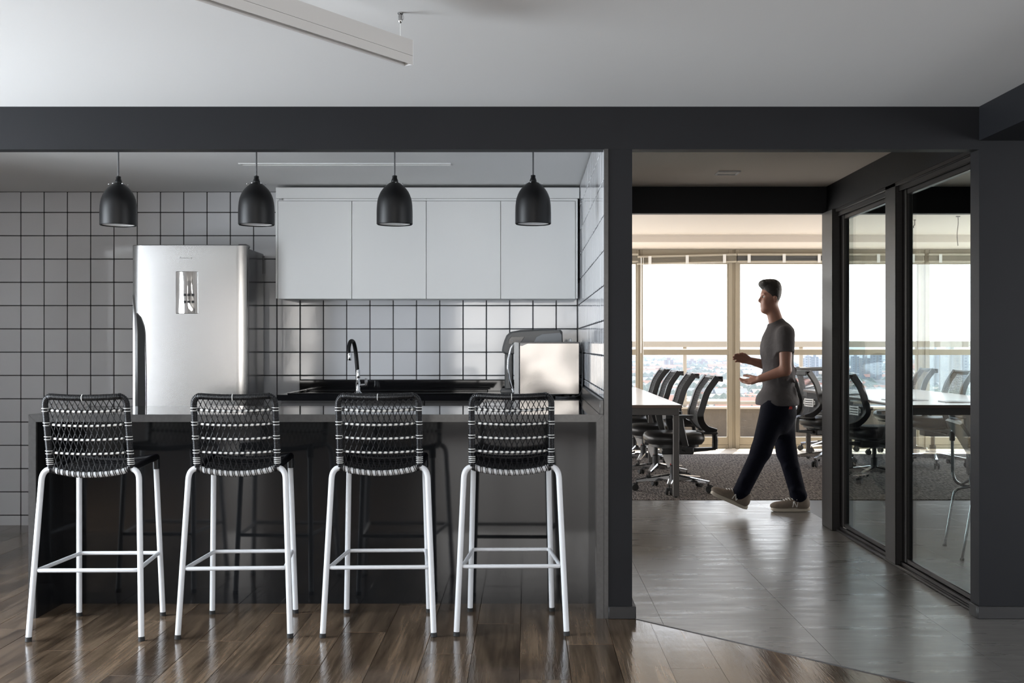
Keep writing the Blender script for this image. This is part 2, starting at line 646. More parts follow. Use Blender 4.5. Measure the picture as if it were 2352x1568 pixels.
M['wood'], M['vinyl'], M['carpet'] = wood_mat(), vinyl_mat(), carpet_mat()
M['oak_matt'] = mat('matt_oak_floor', (.13, .082, .048), .30, noise=(3, .35, (6, 1, 1)))
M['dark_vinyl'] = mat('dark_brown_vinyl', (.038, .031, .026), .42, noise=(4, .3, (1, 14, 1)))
# ------------------------------------------------------------------ the setting: floor
def clip(poly, n, c, keep):
    """Part of a 2D polygon where (p . n - c) * keep >= 0."""
    out = []
    for i in range(len(poly)):
        a, b = poly[i], poly[(i + 1) % len(poly)]
        da, db = (a[0] * n[0] + a[1] * n[1] - c) * keep, (b[0] * n[0] + b[1] * n[1] - c) * keep
        if da >= 0: out.append(a)
        if da * db < 0:
            k = da / (da - db)
            out.append((a[0] + (b[0] - a[0]) * k, a[1] + (b[1] - a[1]) * k))
    return out


DN = (0.947, 0.9)
DC = DN[0] * .490 + DN[1] * 5.045
floor = MB()
floor.box(XWL, 6.2, -5.2, 7.7, -.12, -.009)
floor.box(-1.6, 6.2, 7.7, 13.46, -.12, -.009)
floor = obj('floor', floor, M['grout'], kind='structure')
fo = ORG[floor]
back_floor = MB().box(XWL, 2.6, -5.2, 3.298, -.012, 0)
obj('plank_field', back_floor, M['oak_matt'], floor)
back_tiles = MB().box(2.605, 6.2, -5.2, 3.298, -.012, 0)
obj('tile_field', back_tiles, M['vinyl'], floor)
PW, PL = .19, 1.32
full = MB().box(-PW / 2 + .0006, PW / 2 - .0006, -PL / 2 + .0006, PL / 2 - .0006, -.012, 0, .0012).mesh('plank', M['wood'])
for k in range(-12, 27):
    x1 = .355 - PW * k
    x0 = x1 - PW
    y = 3.3 - ((k * 37) % 100) / 100 * PL
    top = (7.69 if x0 > -3.9 else 5.055) if k >= 0 else 5.055
    while y < top:
        a, b = max(y, 3.3), min(y + PL, top)
        y += PL
        if b - a < .02: continue
        q = [(x0, a), (x1, a), (x1, b), (x0, b)]
        if k < 0: q = clip(q, DN, DC, -1)
        if len(q) < 3: continue
        whole = k >= 0 and b - a > PL - 1e-4
        cx, cy = (x0 + x1) / 2, (a + b) / 2
        if whole:
            piece('plank', full, floor, (cx - fo[0], cy - fo[1], -fo[2]))
            continue
        g = .0006
        q = [(p[0] - cx + (g if p[0] < cx else -g), p[1] - cy + (g if p[1] < cy else -g)) for p in q]
        piece('plank', MB().prism(q, 'z', -.012, 0).mesh('plank', M['wood']), floor, (cx - fo[0], cy - fo[1], -fo[2]))
TW, TL = .6, 1.2
for k in range(0, 10):
    x0 = .6 * k
    y = {0: 4.45, 1: 5.65, 2: 7.28}.get(k % 3, 5) - 3.6
    while y < 8.93:
        a, b = max(y, 3.3), min(y + TL, 8.93)
        y += TL
        if b - a < .02: continue
        parts_ = []
        lo, hi = (a, min(b, 5.055)), (max(a, 5.055), b)
        for (u0, u1, cut, xm) in ((lo[0], lo[1], True, 0), (hi[0], hi[1], False, .45)):
            if u1 - u0 < .01: continue
            q = [(max(x0, xm), u0), (x0 + TW, u0), (x0 + TW, u1), (max(x0, xm), u1)]
            if cut: q = clip(q, DN, DC, 1)
            if len(q) >= 3: parts_.append(q)
        if len(parts_) == 2 and not any(abs(p[0] * DN[0] + p[1] * DN[1] - DC) < 1e-6 for p in parts_[0]) and .5 <= x0 < 1.7:
            parts_ = [[(x0, a), (x0 + TW, a), (x0 + TW, b), (x0, b)]]
        split_ = []
        for q in parts_:
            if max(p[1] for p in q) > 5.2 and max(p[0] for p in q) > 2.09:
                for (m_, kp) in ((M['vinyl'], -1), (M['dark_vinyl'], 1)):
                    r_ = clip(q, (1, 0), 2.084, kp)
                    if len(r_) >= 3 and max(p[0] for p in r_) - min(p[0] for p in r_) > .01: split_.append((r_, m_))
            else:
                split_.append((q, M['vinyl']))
        for (q, tm) in split_:
            cx, cy = sum(p[0] for p in q) / len(q), sum(p[1] for p in q) / len(q)
            g = .0008
            q = [(p[0] - cx + (g if p[0] < cx else -g), p[1] - cy + (g if p[1] < cy else -g)) for p in q]
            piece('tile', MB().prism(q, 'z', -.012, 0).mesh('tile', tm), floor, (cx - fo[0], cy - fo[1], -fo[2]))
# thin dark edging between oak and vinyl
a, b = Vector((.490, 5.045, .0012)), Vector((2.12, 3.33, .0012))
obj('edging_strip', MB().bar(a, b, .005, .0024), M['frame'], floor)
obj('trim_1', MB().box(-1.5, 6.1, 12.69, 13.32, -.009, .004), M['strip_floor'], kind='structure')
obj('carpet', MB().box(-1.5, 6.1, 8.93, 12.69, -.009, .005, .002), M['carpet'],
    label='grey brown patterned carpet covering the floor of the meeting room', cat='carpet')

# ------------------------------------------------------------------ ceilings
obj('ceiling', MB().box(XWL, 6.2, -5.2, 5.06, 2.287, 2.36), M['ceiling'], kind='structure')
obj('ceiling.001', MB().box(-3.8, .353, 5.10, 7.7, 2.262, 2.36), M['ceiling'], kind='structure')
obj('ceiling.002', MB().box(.473, 6.2, 5.10, 7.7, 2.297, 2.36), M['warm_ceiling'], kind='structure')
mc = MB().box(-1.6, 6.2, 7.7, 12.41, 2.43, 2.5)
mc.box(-1.6, 6.2, 12.41, 13.46, 2.352, 2.5)
mc = obj('ceiling.003', mc, M['meeting_ceiling'], kind='structure')
obj('edge_trim', MB().box(-1.6, 6.1, 12.385, 12.41, 2.418, 2.432), M['meeting_ceiling'], mc)

# ------------------------------------------------------------------ dark frame: beams, pillars, walls
bm_ = MB().box(XWL, 2.024, 5.06, 5.135, 2.096, 2.30)
obj('beam', bm_, M['dark'], kind='structure')
obj('beam.001', MB().box(2.024, 2.6, -5.1, 5.06, 2.135, 2.30), M['dark'], kind='structure')
obj('wall_right', MB().box(2.024, 6.2, 5.06, 5.16, 0, 2.30), M['dark'], kind='structure')
hd = obj('beam.002', MB().box(.473, 6.2, 7.68, 7.76, 2.116, 2.44), M['dark'], kind='structure')
obj('beam.003', MB().box(2.036, 2.135, 5.16, 7.68, 2.118, 2.30), M['dark'], kind='structure')
obj('baseboard_right', MB().box(2.012, 6.2, 5.045, 5.06, 0, .056, .003).box(2.012, 2.024, 5.06, 5.148, 0, .056, .003), M['skirting'], kind='structure')

# partition between kitchen and corridor, its tiled kitchen face
XW = .347                                                          # face of the tiles
YB = 7.68
PT, GAP = .158, .0055
pill = MB().box(XW + .010, .473, 5.062, 7.76, 0, 2.30)
pill = obj('wall_partition', pill, [M['dark']], kind='structure')
obj('grout_bed', MB().box(XW + .0035, XW + .010, 5.075, YB, .9, 2.262), M['grout'], pill)
obj('edge_profile', MB().box(XW, XW + .019, 5.058, 5.075, 0, 2.098), M['bar_edge'], pill)
obj('baseboard_left', MB().box(XW + .019, .4895, 5.045, 5.062, 0, .056, .003).box(.473, .4895, 5.062, 7.7, 0, .056, .003), M['skirting'], kind='structure')
rows = [1.174 + PT * k for k in range(-8, 8)]                      # z of the joints


def tile_mesh(w_, h_):
    return MB().box(-w_ / 2, w_ / 2, -.004, .004, -h_ / 2, h_ / 2, .0024).mesh('tile', M['tile'])


cache = {}


def put_tile(parent, u0, u1, z0, z1, fixed, facing):
    w_, h_ = u1 - u0 - GAP, z1 - z0 - GAP
    if w_ < .012 or h_ < .012: return
    key = (round(w_, 4), round(h_, 4), facing)
    if key not in cache:
        if facing == 'y':
            cache[key] = MB().box(-w_ / 2, w_ / 2, 0, .009, -h_ / 2, h_ / 2, .0026).mesh('tile', M['tile'])
        else:
            cache[key] = MB().box(0, .009, -w_ / 2, w_ / 2, -h_ / 2, h_ / 2, .0026).mesh('tile', M['tile'])
    o = ORG[parent]
    cu, cz = (u0 + u1) / 2, (z0 + z1) / 2
    j = [random.uniform(-.0004, .0004) for _ in range(3)]
    loc = (cu - o[0], fixed + j[0] - o[1], cz - o[2]) if facing == 'y' else (fixed + j[0] - o[0], cu - o[1], cz - o[2])
    t_ = piece('tile', cache[key], parent, loc)
    a = random.uniform(-.004, .004), random.uniform(-.004, .004)
    t_.rotation_euler = (a[0], 0, a[1]) if facing == 'y' else (0, a[0], a[1])


back = MB().box(-3.8, .473, YB + .009, 7.76, 0, 2.44)
back = obj('wall_back', back, M['offwhite'], kind='structure')
obj('grout_bed', MB().box(-3.80, XW, YB + .0035, YB + .009, 0, 2.262), M['grout'], back)
XJ = -1.693                                                        # a joint of the back wall
for k in range(-14, 14):
    u0, u1 = max(XJ + PT * k, -3.80), min(XJ + PT * (k + 1), XW)
    if u1 <= u0: continue
    for i in range(-1, 15):
        z0 = rows[i] if i >= 0 else 0.0
        z1 = min(rows[i + 1], 2.262)
        if i == -1: z0, z1 = 0.0, rows[0]
        if z1 - z0 < .02: continue
        if u0 > -1.56 and z1 < .985: continue                      # behind the base cabinets
        if u0 > -1.56 and z0 > 1.56: continue                      # behind the wall cabinets
        if -2.5 < u0 < -1.9 and z1 < 1.1: continue                 # behind the fridge
        if u0 > -1.56 and z0 < .985: z0 = max(z0, .985)
        put_tile(back, u0, u1, z0, z1, YB, 'y')
for k in range(0, 17):
    u1 = YB - PT * k
    u0 = max(u1 - PT, 5.075)
    for i in range(5, 15):
        z0, z1 = max(rows[i], .978), min(rows[i + 1], 2.256)
        if z1 - z0 < .02: continue
        put_tile(pill, u0, u1, z0, z1, XW, 'x')

# the rest of the front room (behind and beside the camera)
rw = MB()
xs = [XWL] + [v for p in REAR for v in p] + [6.2]
for i in range(0, len(xs), 2):
    rw.box(xs[i], xs[i + 1], -5.2, -5.05, 0, 2.3)
for (a, b) in REAR:
    rw.box(a, b, -5.2, -5.05, 0, .28)
    rw.box(a, b, -5.2, -5.05, 2.2, 2.3)
obj('wall_rear', rw, M['offwhite'], kind='structure')
wn = 20
for (a, b) in REAR:
    fr = MB()
    nb = max(1, round((b - a) / 1.0))
    for i in range(nb + 1):
        x = a + (b - a) * i / nb
        fr.box(x - .03, x + .03, -5.16, -5.08, .28, 2.2)
    fr.box(a, b, -5.16, -5.08, 1.12, 1.18)
    obj('window_%d' % wn, fr, M['champagne'], kind='structure')
    wn += 1
y0, y1 = LEFT
lw = MB().box(XWL - .15, XWL, -5.2, y0, 0, 2.3).box(XWL - .15, XWL, y1, 5.06, 0, 2.3).box(XWL - .15, XWL, y0, y1, 0, .28).box(XWL - .15, XWL, y0, y1, 2.25, 2.3)
obj('wall_left', lw, M['offwhite'], kind='structure')
fr = MB()
for i in range(5):
    y = y0 + (y1 - y0) * i / 4
    fr.box(XWL - .11, XWL - .04, y - .03, y + .03, .28, 2.25)
obj('window_%d' % wn, fr, M['champagne'], kind='structure')
obj('wall_kitchen_left', MB().box(XWL, -3.80, 5.06, 7.69, 0, 2.36), M['offwhite'], kind='structure')
for nm, x0, x1 in (('wall_far_right', 6.2, 6.35), ('wall_meeting_left', -1.75, -1.6)):
    sw_ = MB().box(x0, x1, 2.6 if x0 > 0 else 7.76, 8.4, 0, 2.5)
    if x0 > 0:
        sw_.box(x0, x1, -5.2, -1.8, 0, 2.5).box(x0, x1, -1.8, 2.6, 0, .3).box(x0, x1, -1.8, 2.6, 2.25, 2.5)  # opening made for the added right-hand lamp
    sw_.box(x0, x1, 12.8, 13.46, 0, 2.5).box(x0, x1, 8.4, 12.8, 0, .3).box(x0, x1, 8.4, 12.8, 2.25, 2.5)
    obj(nm, sw_, M['offwhite'], kind='structure')
    fr = MB()
    for i in range(5):
        fr.box(x0 + .04, x1 - .04, 8.4 + 1.1 * i - .03, 8.4 + 1.1 * i + .03, .3, 2.25)
    obj('window_%d' % (wn + (1 if x0 > 0 else 2)), fr, M['champagne'], kind='structure')  # frames of the added side windows, out of view, in front of the fill lamps

# ------------------------------------------------------------------ glass wall of the corridor
post = MB().box(2.010, 2.062, 7.44, 7.70, 0, 2.118, .004)
post.box(2.062, 2.10, 7.50, 7.70, 0, 2.118, .003)
trim = obj('trim_2', post, M['frame_matt'], kind='structure', label='dark steel end post of the glass wall')
mul = MB().box(2.030, 2.080, 6.225, 6.405, .012, 2.118, .004)
obj('trim_3', mul, M['frame_matt'], kind='structure')
sill = MB().box(2.036, 2.130, 5.16, 7.44, 0, .016, .003).box(2.056, 2.066, 5.16, 7.44, .016, .034, .002).box(2.102, 2.112, 5.16, 7.44, .016, .034, .002)
obj('trim_4', sill, M['frame'], kind='structure')
track = MB().box(2.030, 2.130, 5.16, 7.44, 2.094, 2.118, .003).box(2.046, 2.056, 5.16, 7.44, 2.066, 2.094, .002).box(2.104, 2.114, 5.16, 7.44, 2.066, 2.094, .002)
obj('trim_5', track, M['frame'], kind='structure')
for i, (y0, y1) in enumerate(((5.19, 6.24), (6.40, 7.45))):
    dr = thing('door_%d' % (i + 1), (2.08, y0, .018), kind='structure')
    obj('stile', MB().box(2.066, 2.100, y0, y0 + .05, .036, 2.088, .003), M['frame_matt'], dr)
    obj('stile', MB().box(2.066, 2.100, y1 - .09, y1, .036, 2.088, .003), M['frame_matt'], dr)
    obj('bottom_rail', MB().box(2.068, 2.098, y0 + .05, y1 - .09, .036, .062, .003), M['frame'], dr)
    obj('top_rail', MB().box(2.068, 2.098, y0 + .05, y1 - .09, 2.040, 2.088, .003), M['frame'], dr)
    obj('pane', MB().box(2.080, 2.088, y0 + .05, y1 - .09, .062, 2.040), M['tint'], dr, sm=0)

# ------------------------------------------------------------------ window wall of the meeting room
YW = 13.36
mull = [(-.92, .129), (.21, .062), (1.335, .062), (2.450, .129), (3.565, .062), (4.69, .129), (5.82, .062)]
edges = [(-1.6, 0)] + mull + [(6.2, 0)]
for i in range(len(edges) - 1):
    (xa, wa), (xb, wb) = edges[i], edges[i + 1]
    a, b = xa + wa / 2, xb - wb / 2
    wd = thing('window_%d' % (i + 1), ((a + b) / 2, YW, 0), kind='structure')
    obj('sill_rail', MB().box(a, b, YW, YW + .07, 0, .045, .004).box(a, b, YW + .01, YW + .06, .045, .137, .004), M['champagne'], wd)
    obj('mid_rail', MB().box(a, b, YW + .005, YW + .06, 1.107, 1.174, .004), M['champagne'], wd)
    obj('head_rail', MB().box(a, b, YW, YW + .07, 2.18, 2.352, .004), M['champagne'], wd)
    if wb:
        mm = MB().box(b, b + wb * .36, YW + .005, YW + .065, 0, 2.352, .003).box(b + wb * .36, b + wb * .64, YW + .015, YW + .065, 0, 2.352)
        mm.box(b + wb * .64, b + wb, YW, YW + .065, 0, 2.352, .003)
        obj('mullion', mm, M['champagne'], wd)
    for (s, e) in ((a, a + .012), (b - .012, b)):
        obj('glazing_bead', MB().box(s, e, YW + .015, YW + .05, .137, 2.18, .002), M['champagne'], wd)
    obj('pane', MB().box(a + .012, b - .012, YW + .030, YW + .036, .137, 1.107), M['pane'], wd, sm=0)
    obj('pane', MB().box(a + .012, b - .012, YW + .030, YW + .036, 1.174, 2.18), M['pane'], wd, sm=0)

# raised venetian blinds in front of the window heads
bl_pos = ['of which only an end shows beside the kitchen partition', 'above the window just right of the kitchen partition, slightly tilted',
          'above the window behind the walking man', 'above the window seen through the far glass pane', 'above the window seen through the near glass pane', 'at the right end of the window wall']
for i in range(2, len(edges) - 1):
    (xa, wa), (xb, wb) = edges[i], edges[i + 1]
    a, b = xa + (.02 if wa < .1 else .03), xb - (.02 if wb < .1 else .02)
    if i == 3: a, b = 1.302, 2.468
    if i == 4: a, b = 2.474, 3.57
    y0, y1 = 13.27, 13.335
    tilt = .028 if i == 3 else 0.0
    bt = thing('venetian_blind', (a, 13.30, 2.18), label='raised pale slat blind ' + bl_pos[i - 2], cat='blind', group='raised blinds along the meeting room windows')

    def sk(mb):
        mb.v = [(x, y, z - tilt * (b - x) / (b - a)) for (x, y, z) in mb.v]
        return mb
    obj('headrail', sk(MB().box(a, b, y0, y1, 2.272, 2.298, .003)), M['blind'], bt)
    sl = MB()
    for k in range(9):
        sl.box(a + .004, b - .004, y0 + .006 + .002 * (k % 2), y1 - .006, 2.218 + k * .0058, 2.218 + k * .0058 + .0022)
    obj('slat_stack', sk(sl), M['grey_slat' if i == 4 else 'blind'], bt, kind='stuff')
    obj('bottom_rail', sk(MB().box(a, b, y0 + .002, y1 - .002, 2.196, 2.214, .004)), M['blind'], bt)
    for k in range(3):
        x = a + (b - a) * (.125 + .375 * k)
        obj('ladder_tape', sk(MB().box(x - .018, x + .018, y0 - .004, y0 - .001, 2.19, 2.29)), M['white_rope'], bt)
    if i == 3:
        obj('tilt_wand', MB().tube([(1.345, 13.255, 2.25), (1.343, 13.255, 1.13)], .006, 6), M['white_plastic'], bt)
        obj('pull_cord', MB().tube([(1.372, 13.26, 2.25), (1.371, 13.26, 1.5), (1.368, 13.26, .93)], .003, 5), M['white_rope'], bt)

# ------------------------------------------------------------------ balcony
obj('balcony_slab', MB().box(-2, 7, 13.47, 15.05, -.25, -.03), M['strip_floor'], kind='structure')
bw = obj('wall_balcony', MB().box(-2, 7, 14.9, 15.05, -.03, .385), M['concrete'], kind='structure')
obj('coping', MB().box(-2, 7, 14.87, 15.08, .385, .412, .004), M['stone_cap'], bw)
rl = thing('balcony_railing', (2.1, 14.96, .412), label='pale metal balcony railing with a broad handrail outside the windows', cat='railing')
obj('handrail', MB().box(-2, 7, 14.92, 15.0, 1.197, 1.277, .006), M['stone_cap'], rl)
obj('lower_rail', MB().box(-2, 7, 14.95, 14.98, .44, .485, .004), M['stone_cap'], rl)
for k in range(-2, 4):
    obj('railing_post', MB().box(2.07 + 1.535 * k, 2.116 + 1.535 * k, 14.935, 14.985, .412, 1.197, .004), M['stone_cap'], rl)
# ------------------------------------------------------------------ bar
def bez(p0, p1, p2, n=8):
    p0, p1, p2 = Vector(p0), Vector(p1), Vector(p2)
    return [p0 * (1 - t) ** 2 + p1 * 2 * t * (1 - t) + p2 * t * t for t in [i / n for i in range(n + 1)]]


def fillet(pts, r, n=6):
    """Polyline with rounded corners."""
    pts = [Vector(p) for p in pts]
    out = [pts[0]]
    for i in range(1, len(pts) - 1):
        a, b, c = pts[i - 1], pts[i], pts[i + 1]
        rr = min(r[i - 1] if isinstance(r, (list, tuple)) else r, (a - b).length * .49, (c - b).length * .49)
        out += bez(b + (a - b).normalized() * rr, b, b + (c - b).normalized() * rr, n)
    out.append(pts[-1])
    return out


bar = thing('bar_counter', (-.94, 5.4, 0), label='long black polished bar counter with waterfall ends in front of the kitchen', cat='counter')
XL, XR, ZT, TH = -2.226, XW - .001, .911, .033
obj('bar_top', MB().prism([(XL + .0008, ZT), (XR - .0008, ZT), (XR - TH, ZT - TH), (XL + TH, ZT - TH)], 'y', 5.06, 5.78), M['bar_edge'], bar)
bt_ = MB().box(XL + .002, XR - .002, 5.0605, 5.7795, ZT - .0002, ZT + .0006)
obj('polished_surface', bt_, M['black_gloss'], bar)
obj('waterfall_leg', MB().prism([(XL, ZT - .0008), (XL, 0), (XL + TH, 0), (XL + TH, ZT - TH)], 'y', 5.06, 5.78), M['bar_edge'], bar)
obj('waterfall_leg', MB().prism([(XR, ZT - .0008), (XR - TH, ZT - TH), (XR - TH, 0), (XR, 0)], 'y', 5.06, 5.78), M['bar_edge'], bar)
obj('front_panel', MB().box(XL + TH, XR - TH, 5.35, 5.37, 0, ZT - TH, .0), M['bar_panel'], bar)
obj('side_lining', MB().box(XL + TH, XL + TH + .004, 5.065, 5.35, 0, ZT - TH), M['bar_panel'], bar)
obj('side_lining', MB().box(XR - TH - .004, XR - TH, 5.065, 5.35, 0, ZT - TH), M['bar_panel'], bar)

# ------------------------------------------------------------------ kitchen counter and cabinets
kc = thing('kitchen_counter', (-.6, 7.4, .88), label='black stone kitchen worktop with upstand running under the wall cabinets', cat='worktop')
obj('slab', MB().prism([(-1.56, 7.08), (-.24, 7.08), (-.24, 5.782), (XW - .001, 5.782), (XW - .001, YB - .001), (-1.56, YB - .001)], 'z', .875, .911), M['black_gloss'], kc)
obj('upstand', MB().box(-1.535, XW - .02, YB - .021, YB - .001, .911, .984, .002), M['black_gloss'], kc)
obj('upstand', MB().box(XW - .019, XW - .001, 5.061, YB - .001, .9116, .976, .002), M['bar_edge'], kc)
obj('raised_rim', MB().box(-1.50, -.26, 7.10, 7.118, .911, .921, .003).box(-1.50, -1.482, 7.118, 7.60, .911, .921, .003).box(-1.482, -.26, 7.585, 7.60, .911, .921, .003), M['black_gloss'], kc)
for i, (a, b, lab) in enumerate(((-1.545, -.645, 'dark base cabinet under the worktop beside the fridge'), (-.640, XW - .004, 'dark base cabinet under the worktop in the kitchen corner'))):
    t_ = thing('base_cabinet', ((a + b) / 2, 7.4, 0), label=lab, cat='cabinet', group='dark base cabinets')
    obj('carcass', MB().box(a, b, 7.14, YB - .004, .09, .874), M['base_cab'], t_)
    obj('plinth', MB().box(a + .002, b - .002, 7.19, YB - .004, 0, .09), M['matt_black'], t_)
    for k in range(2):
        u, v = a + (b - a) * k / 2 + .0015, a + (b - a) * (k + 1) / 2 - .0015
        obj('door', MB().box(u, v, 7.12, 7.139, .092, .858, .002), M['base_cab'], t_)
t_ = thing('base_cabinet', (.05, 6.3, 0), label='dark base cabinet under the side worktop below the microwave', cat='cabinet', group='dark base cabinets')
obj('carcass', MB().box(-.215, XW - .004, 5.80, 7.115, .09, .874), M['base_cab'], t_)
obj('plinth', MB().box(-.17, XW - .004, 5.80, 7.115, 0, .09), M['matt_black'], t_)
for k in range(2):
    u, v = 5.80 + .656 * k + .0015, 5.80 + .656 * (k + 1) - .0015
    obj('door', MB().box(-.236, -.217, u, v, .092, .858, .002), M['base_cab'], t_)

YC = 7.33
dx = [at(p, 560, YC).x for p in (638, 808, 979, 1150, 1322)]
CT, CB = 2.155, 1.5215
for i, lab in enumerate(('pair of white wall cabinet doors nearest the fridge, above the tap', 'pair of white wall cabinet doors in the corner above the microwave')):
    a, b = dx[2 * i], dx[2 * i + 2]
    t_ = thing('wall_cabinet', ((a + b) / 2, YC + .17, CB), label=lab, cat='cabinet', group='white wall cabinets')
    obj('carcass', MB().box(a - (.0 if i else .013), b + (.013 if i else 0) - .0005, YC + .021, YB - .002, CB + .004, CT + .015), M['cab'], t_)
    for k in range(2):
        u, v = dx[2 * i + k] + .0016, dx[2 * i + k + 1] - .0016
        obj('door', MB().box(u, v, YC, YC + .019, CB, CT - .001, .0012), M['cab'], t_)
    if i == 0:
        obj('end_panel', MB().box(a - .014, a - .0005, YC, YC + .0205, CB + .002, CT + .014, .001), M['cab'], t_)
        obj('bracket', MB().lathe([(.012, 0), (.012, .006), (.006, .012)], 12, (a + .02, YC - .004, CT + .004), axis='z'), M['chrome'], t_)
    else:
        obj('end_panel', MB().box(b + .0015, b + .014, YC, YC + .0205, CB + .002, CT + .014, .001), M['cab'], t_)
    obj('top_panel', MB().box(a - (0 if i else .014), b + (.014 if i else 0) - .0005, YC + .002, YC + .0205, CT + .001, CT + .0155, .001), M['cab'], t_)
obj('filler_panel', MB().box(dx[0] - .011, XW - .004, YC - .006, YC + .012, 2.1715, 2.2415, .001).box(dx[0] - .011, dx[0] + .006, YC + .012, YB - .002, 2.1715, 2.2415), M['cab'],
    label='white filler board along the top of the wall cabinets', cat='panel')

# ------------------------------------------------------------------ fridge
fx0, fx1, fy = -2.474, -1.759, 7.10
fr = thing('fridge', ((fx0 + fx1) / 2, 7.36, 0), label='tall stainless steel fridge freezer with mirrored display against the tiled wall', cat='fridge')


def convex_door(z0, z1):
    n, mb, ring0 = 22, MB(), None
    c, hw = (fx0 + fx1) / 2, (fx1 - fx0) / 2
    prof = []
    for i in range(n + 1):
        u = -1 + 2 * i / n
        e = abs(u)
        prof.append((c + hw * u, fy + .012 * u * u * .5 + (.012 * max(0, (e - .965) / .035) ** 2)))
    prof = prof + [(fx1, fy + .062), (fx0, fy + .062)]
    rings = []
    for (z, k) in ((z0, .004), (z0 + .004, 0), (z1 - .004, 0), (z1, .004)):
        rings.append([(min(max(x, fx0 + k), fx1 - k), y + (k if y < fy + .05 else 0), z) for (x, y) in prof])
    return mb.loft(rings)


obj('body', MB().box(fx0 + .008, fx1 - .004, fy + .085, 7.60, .03, 1.835, .006), M['fridge_side'], fr)
obj('gasket', MB().box(fx0 + .014, fx1 - .012, fy + .062, fy + .085, .08, 1.83), M['rubber'], fr)
door_top = obj('fridge_door', convex_door(.735, 1.851), M['steel'], fr, sm=30)
obj('freezer_door', convex_door(.06, .725), M['steel'], fr, sm=30)
obj('hinge_cap', MB().box(fx1 - .06, fx1 - .004, fy + .03, fy + .13, 1.836, 1.858, .006), M['fridge_side'], fr)
obj('rear_trim', MB().box(fx1 - .004, fx1 + .002, 7.585, 7.60, 1.70, 1.82), M['fridge_side'], fr)
for sx_ in (fx0 + .06, fx1 - .06):
    obj('foot', MB().lathe([(.02, 0), (.02, .031)], 12, (sx_, fy + .14, 0)), M['rubber'], fr)


def door_y(x):
    u = (x - (fx0 + fx1) / 2) / ((fx1 - fx0) / 2)
    return fy + .006 * u * u


d0, d1 = at(404, 720, fy), at(455, 623, fy)
xm = (d0.x + d1.x) / 2
dp = obj('display_panel', MB().box(d0.x, d1.x, door_y(xm) - .003, door_y(xm) + .01, d0.z, d1.z, .0028), M['mirror'], door_top, sm=20)
for (cx_, cy_, w_) in ((424, 677, 8), (433, 677, 9), (442, 677, 8), (424, 693, 8), (433, 693, 9), (442, 693, 8)):
    c_ = at(cx_, cy_, fy)
    obj('button', MB().box(c_.x - w_ * .00137 * .42, c_.x + w_ * .00137 * .42 + .008, door_y(xm) - .0042, door_y(xm) - .002, c_.z - .0075, c_.z + .0075, .001), M['dark_plastic'], door_top)


def lettering(name, text, size, loc, rot, m_, parent, depth=.0006):
    cu = bpy.data.curves.new('text', 'FONT')
    cu.body, cu.size, cu.extrude, cu.align_x, cu.align_y = text, size, depth, 'CENTER', 'CENTER'
    tmp = bpy.data.objects.new('text', cu)
    C.objects.link(tmp)
    bpy.context.view_layer.update()
    me = bpy.data.meshes.new_from_object(tmp.evaluated_get(bpy.context.evaluated_depsgraph_get()))
    bpy.data.objects.remove(tmp)
    me.materials.clear()
    me.materials.append(m_)
    o = bpy.data.objects.new(name, me)
    C.objects.link(o)
    o.parent = parent
    g = ORG[parent]
    o.location = (loc[0] - g[0], loc[1] - g[1], loc[2] - g[2])
    o.rotation_euler = rot
    return o


c_ = at(427, 592, fy)
lettering('lettering', 'Panasonic', .020, (c_.x, door_y(c_.x) - .001, c_.z), (PI / 2, 0, 0), M['white_plastic'], door_top)
# grip: black slab imitates the recess's shade beside a moulded steel edge on the left
pts = [(313.5, 719), (322, 728), (329.5, 748), (332, 766), (334.5, 990), (317, 990), (316, 760)]
pz = [at(x, y, fy) for (x, y) in pts]
obj('grip_shade_slab', MB().prism([(p.x, p.z) for p in pz], 'y', fy + .0022, fy + .02), M['rubber'], fr)
ha = MB()
ctr = [(303.6, 676, .3), (306, 700, 4), (308.5, 730, 9), (309.5, 770, 12), (310, 850, 13), (310, 990, 13)]
rings = []
for (x, y, w_) in ctr:
    p = at(x, y, fy)
    hw = w_ * .00137
    rings.append([(p.x + hw * a, fy + .010 - b * (.004 + hw), p.z) for (a, b) in ((-1, -1), (-1, .3), (-.5, 1), (.3, 1.1), (1, .5), (1, -1))])
obj('handle', ha.loft(rings), M['steel'], fr)
pth = [at(x, y, fy) for (x, y) in ((314, 719), (323, 728), (330.5, 748), (333.3, 766), (335.5, 860), (336, 990))]
obj('grip_edge', MB().tube([(p.x, fy + .003, p.z) for p in pth], .003, 6), M['steel_soft'], fr)

# ------------------------------------------------------------------ tap
YF = 7.2
tp = thing('kitchen_tap', at(822, 905, YF)[:2] + (.911,), label='gooseneck kitchen tap with black spout and chrome base on the worktop', cat='tap')
bx = at(822, 900, YF).x
obj('base', MB().lathe([(.026, .911), (.026, .918), (.019, .924), (.016, .935), (.0165, .985), (.013, .99), (.013, 1.02)], 18, (bx, YF, 0)), M['chrome'], tp)
P_ = lambda px, py, d=0: Vector((at(px, py, YF).x, YF - d, at(px, py, YF).z))
obj('spout', MB().tube(fillet([P_(822, 866), P_(819, 825, .0), P_(816.5, 800, .01), P_(814, 783, .04), P_(809, 783, .09), P_(807, 800, .11), P_(807.5, 812, .115)], .05, 5), .0125, 12), M['matt_black'], tp)
obj('collar', MB().lathe([(.0135, 0), (.0145, .01), (.0135, .05), (.012, .055)], 14, tuple(P_(822, 868))), M['chrome'], tp)
q_ = P_(809, 827, .115)
obj('nozzle', MB().lathe([(.012, 0), (.013, .004), (.0135, .042), (.012, .048)], 14, tuple(q_)), M['chrome'], tp)
lv = MB().tube([P_(822, 885), P_(843, 884)], .009, 10)
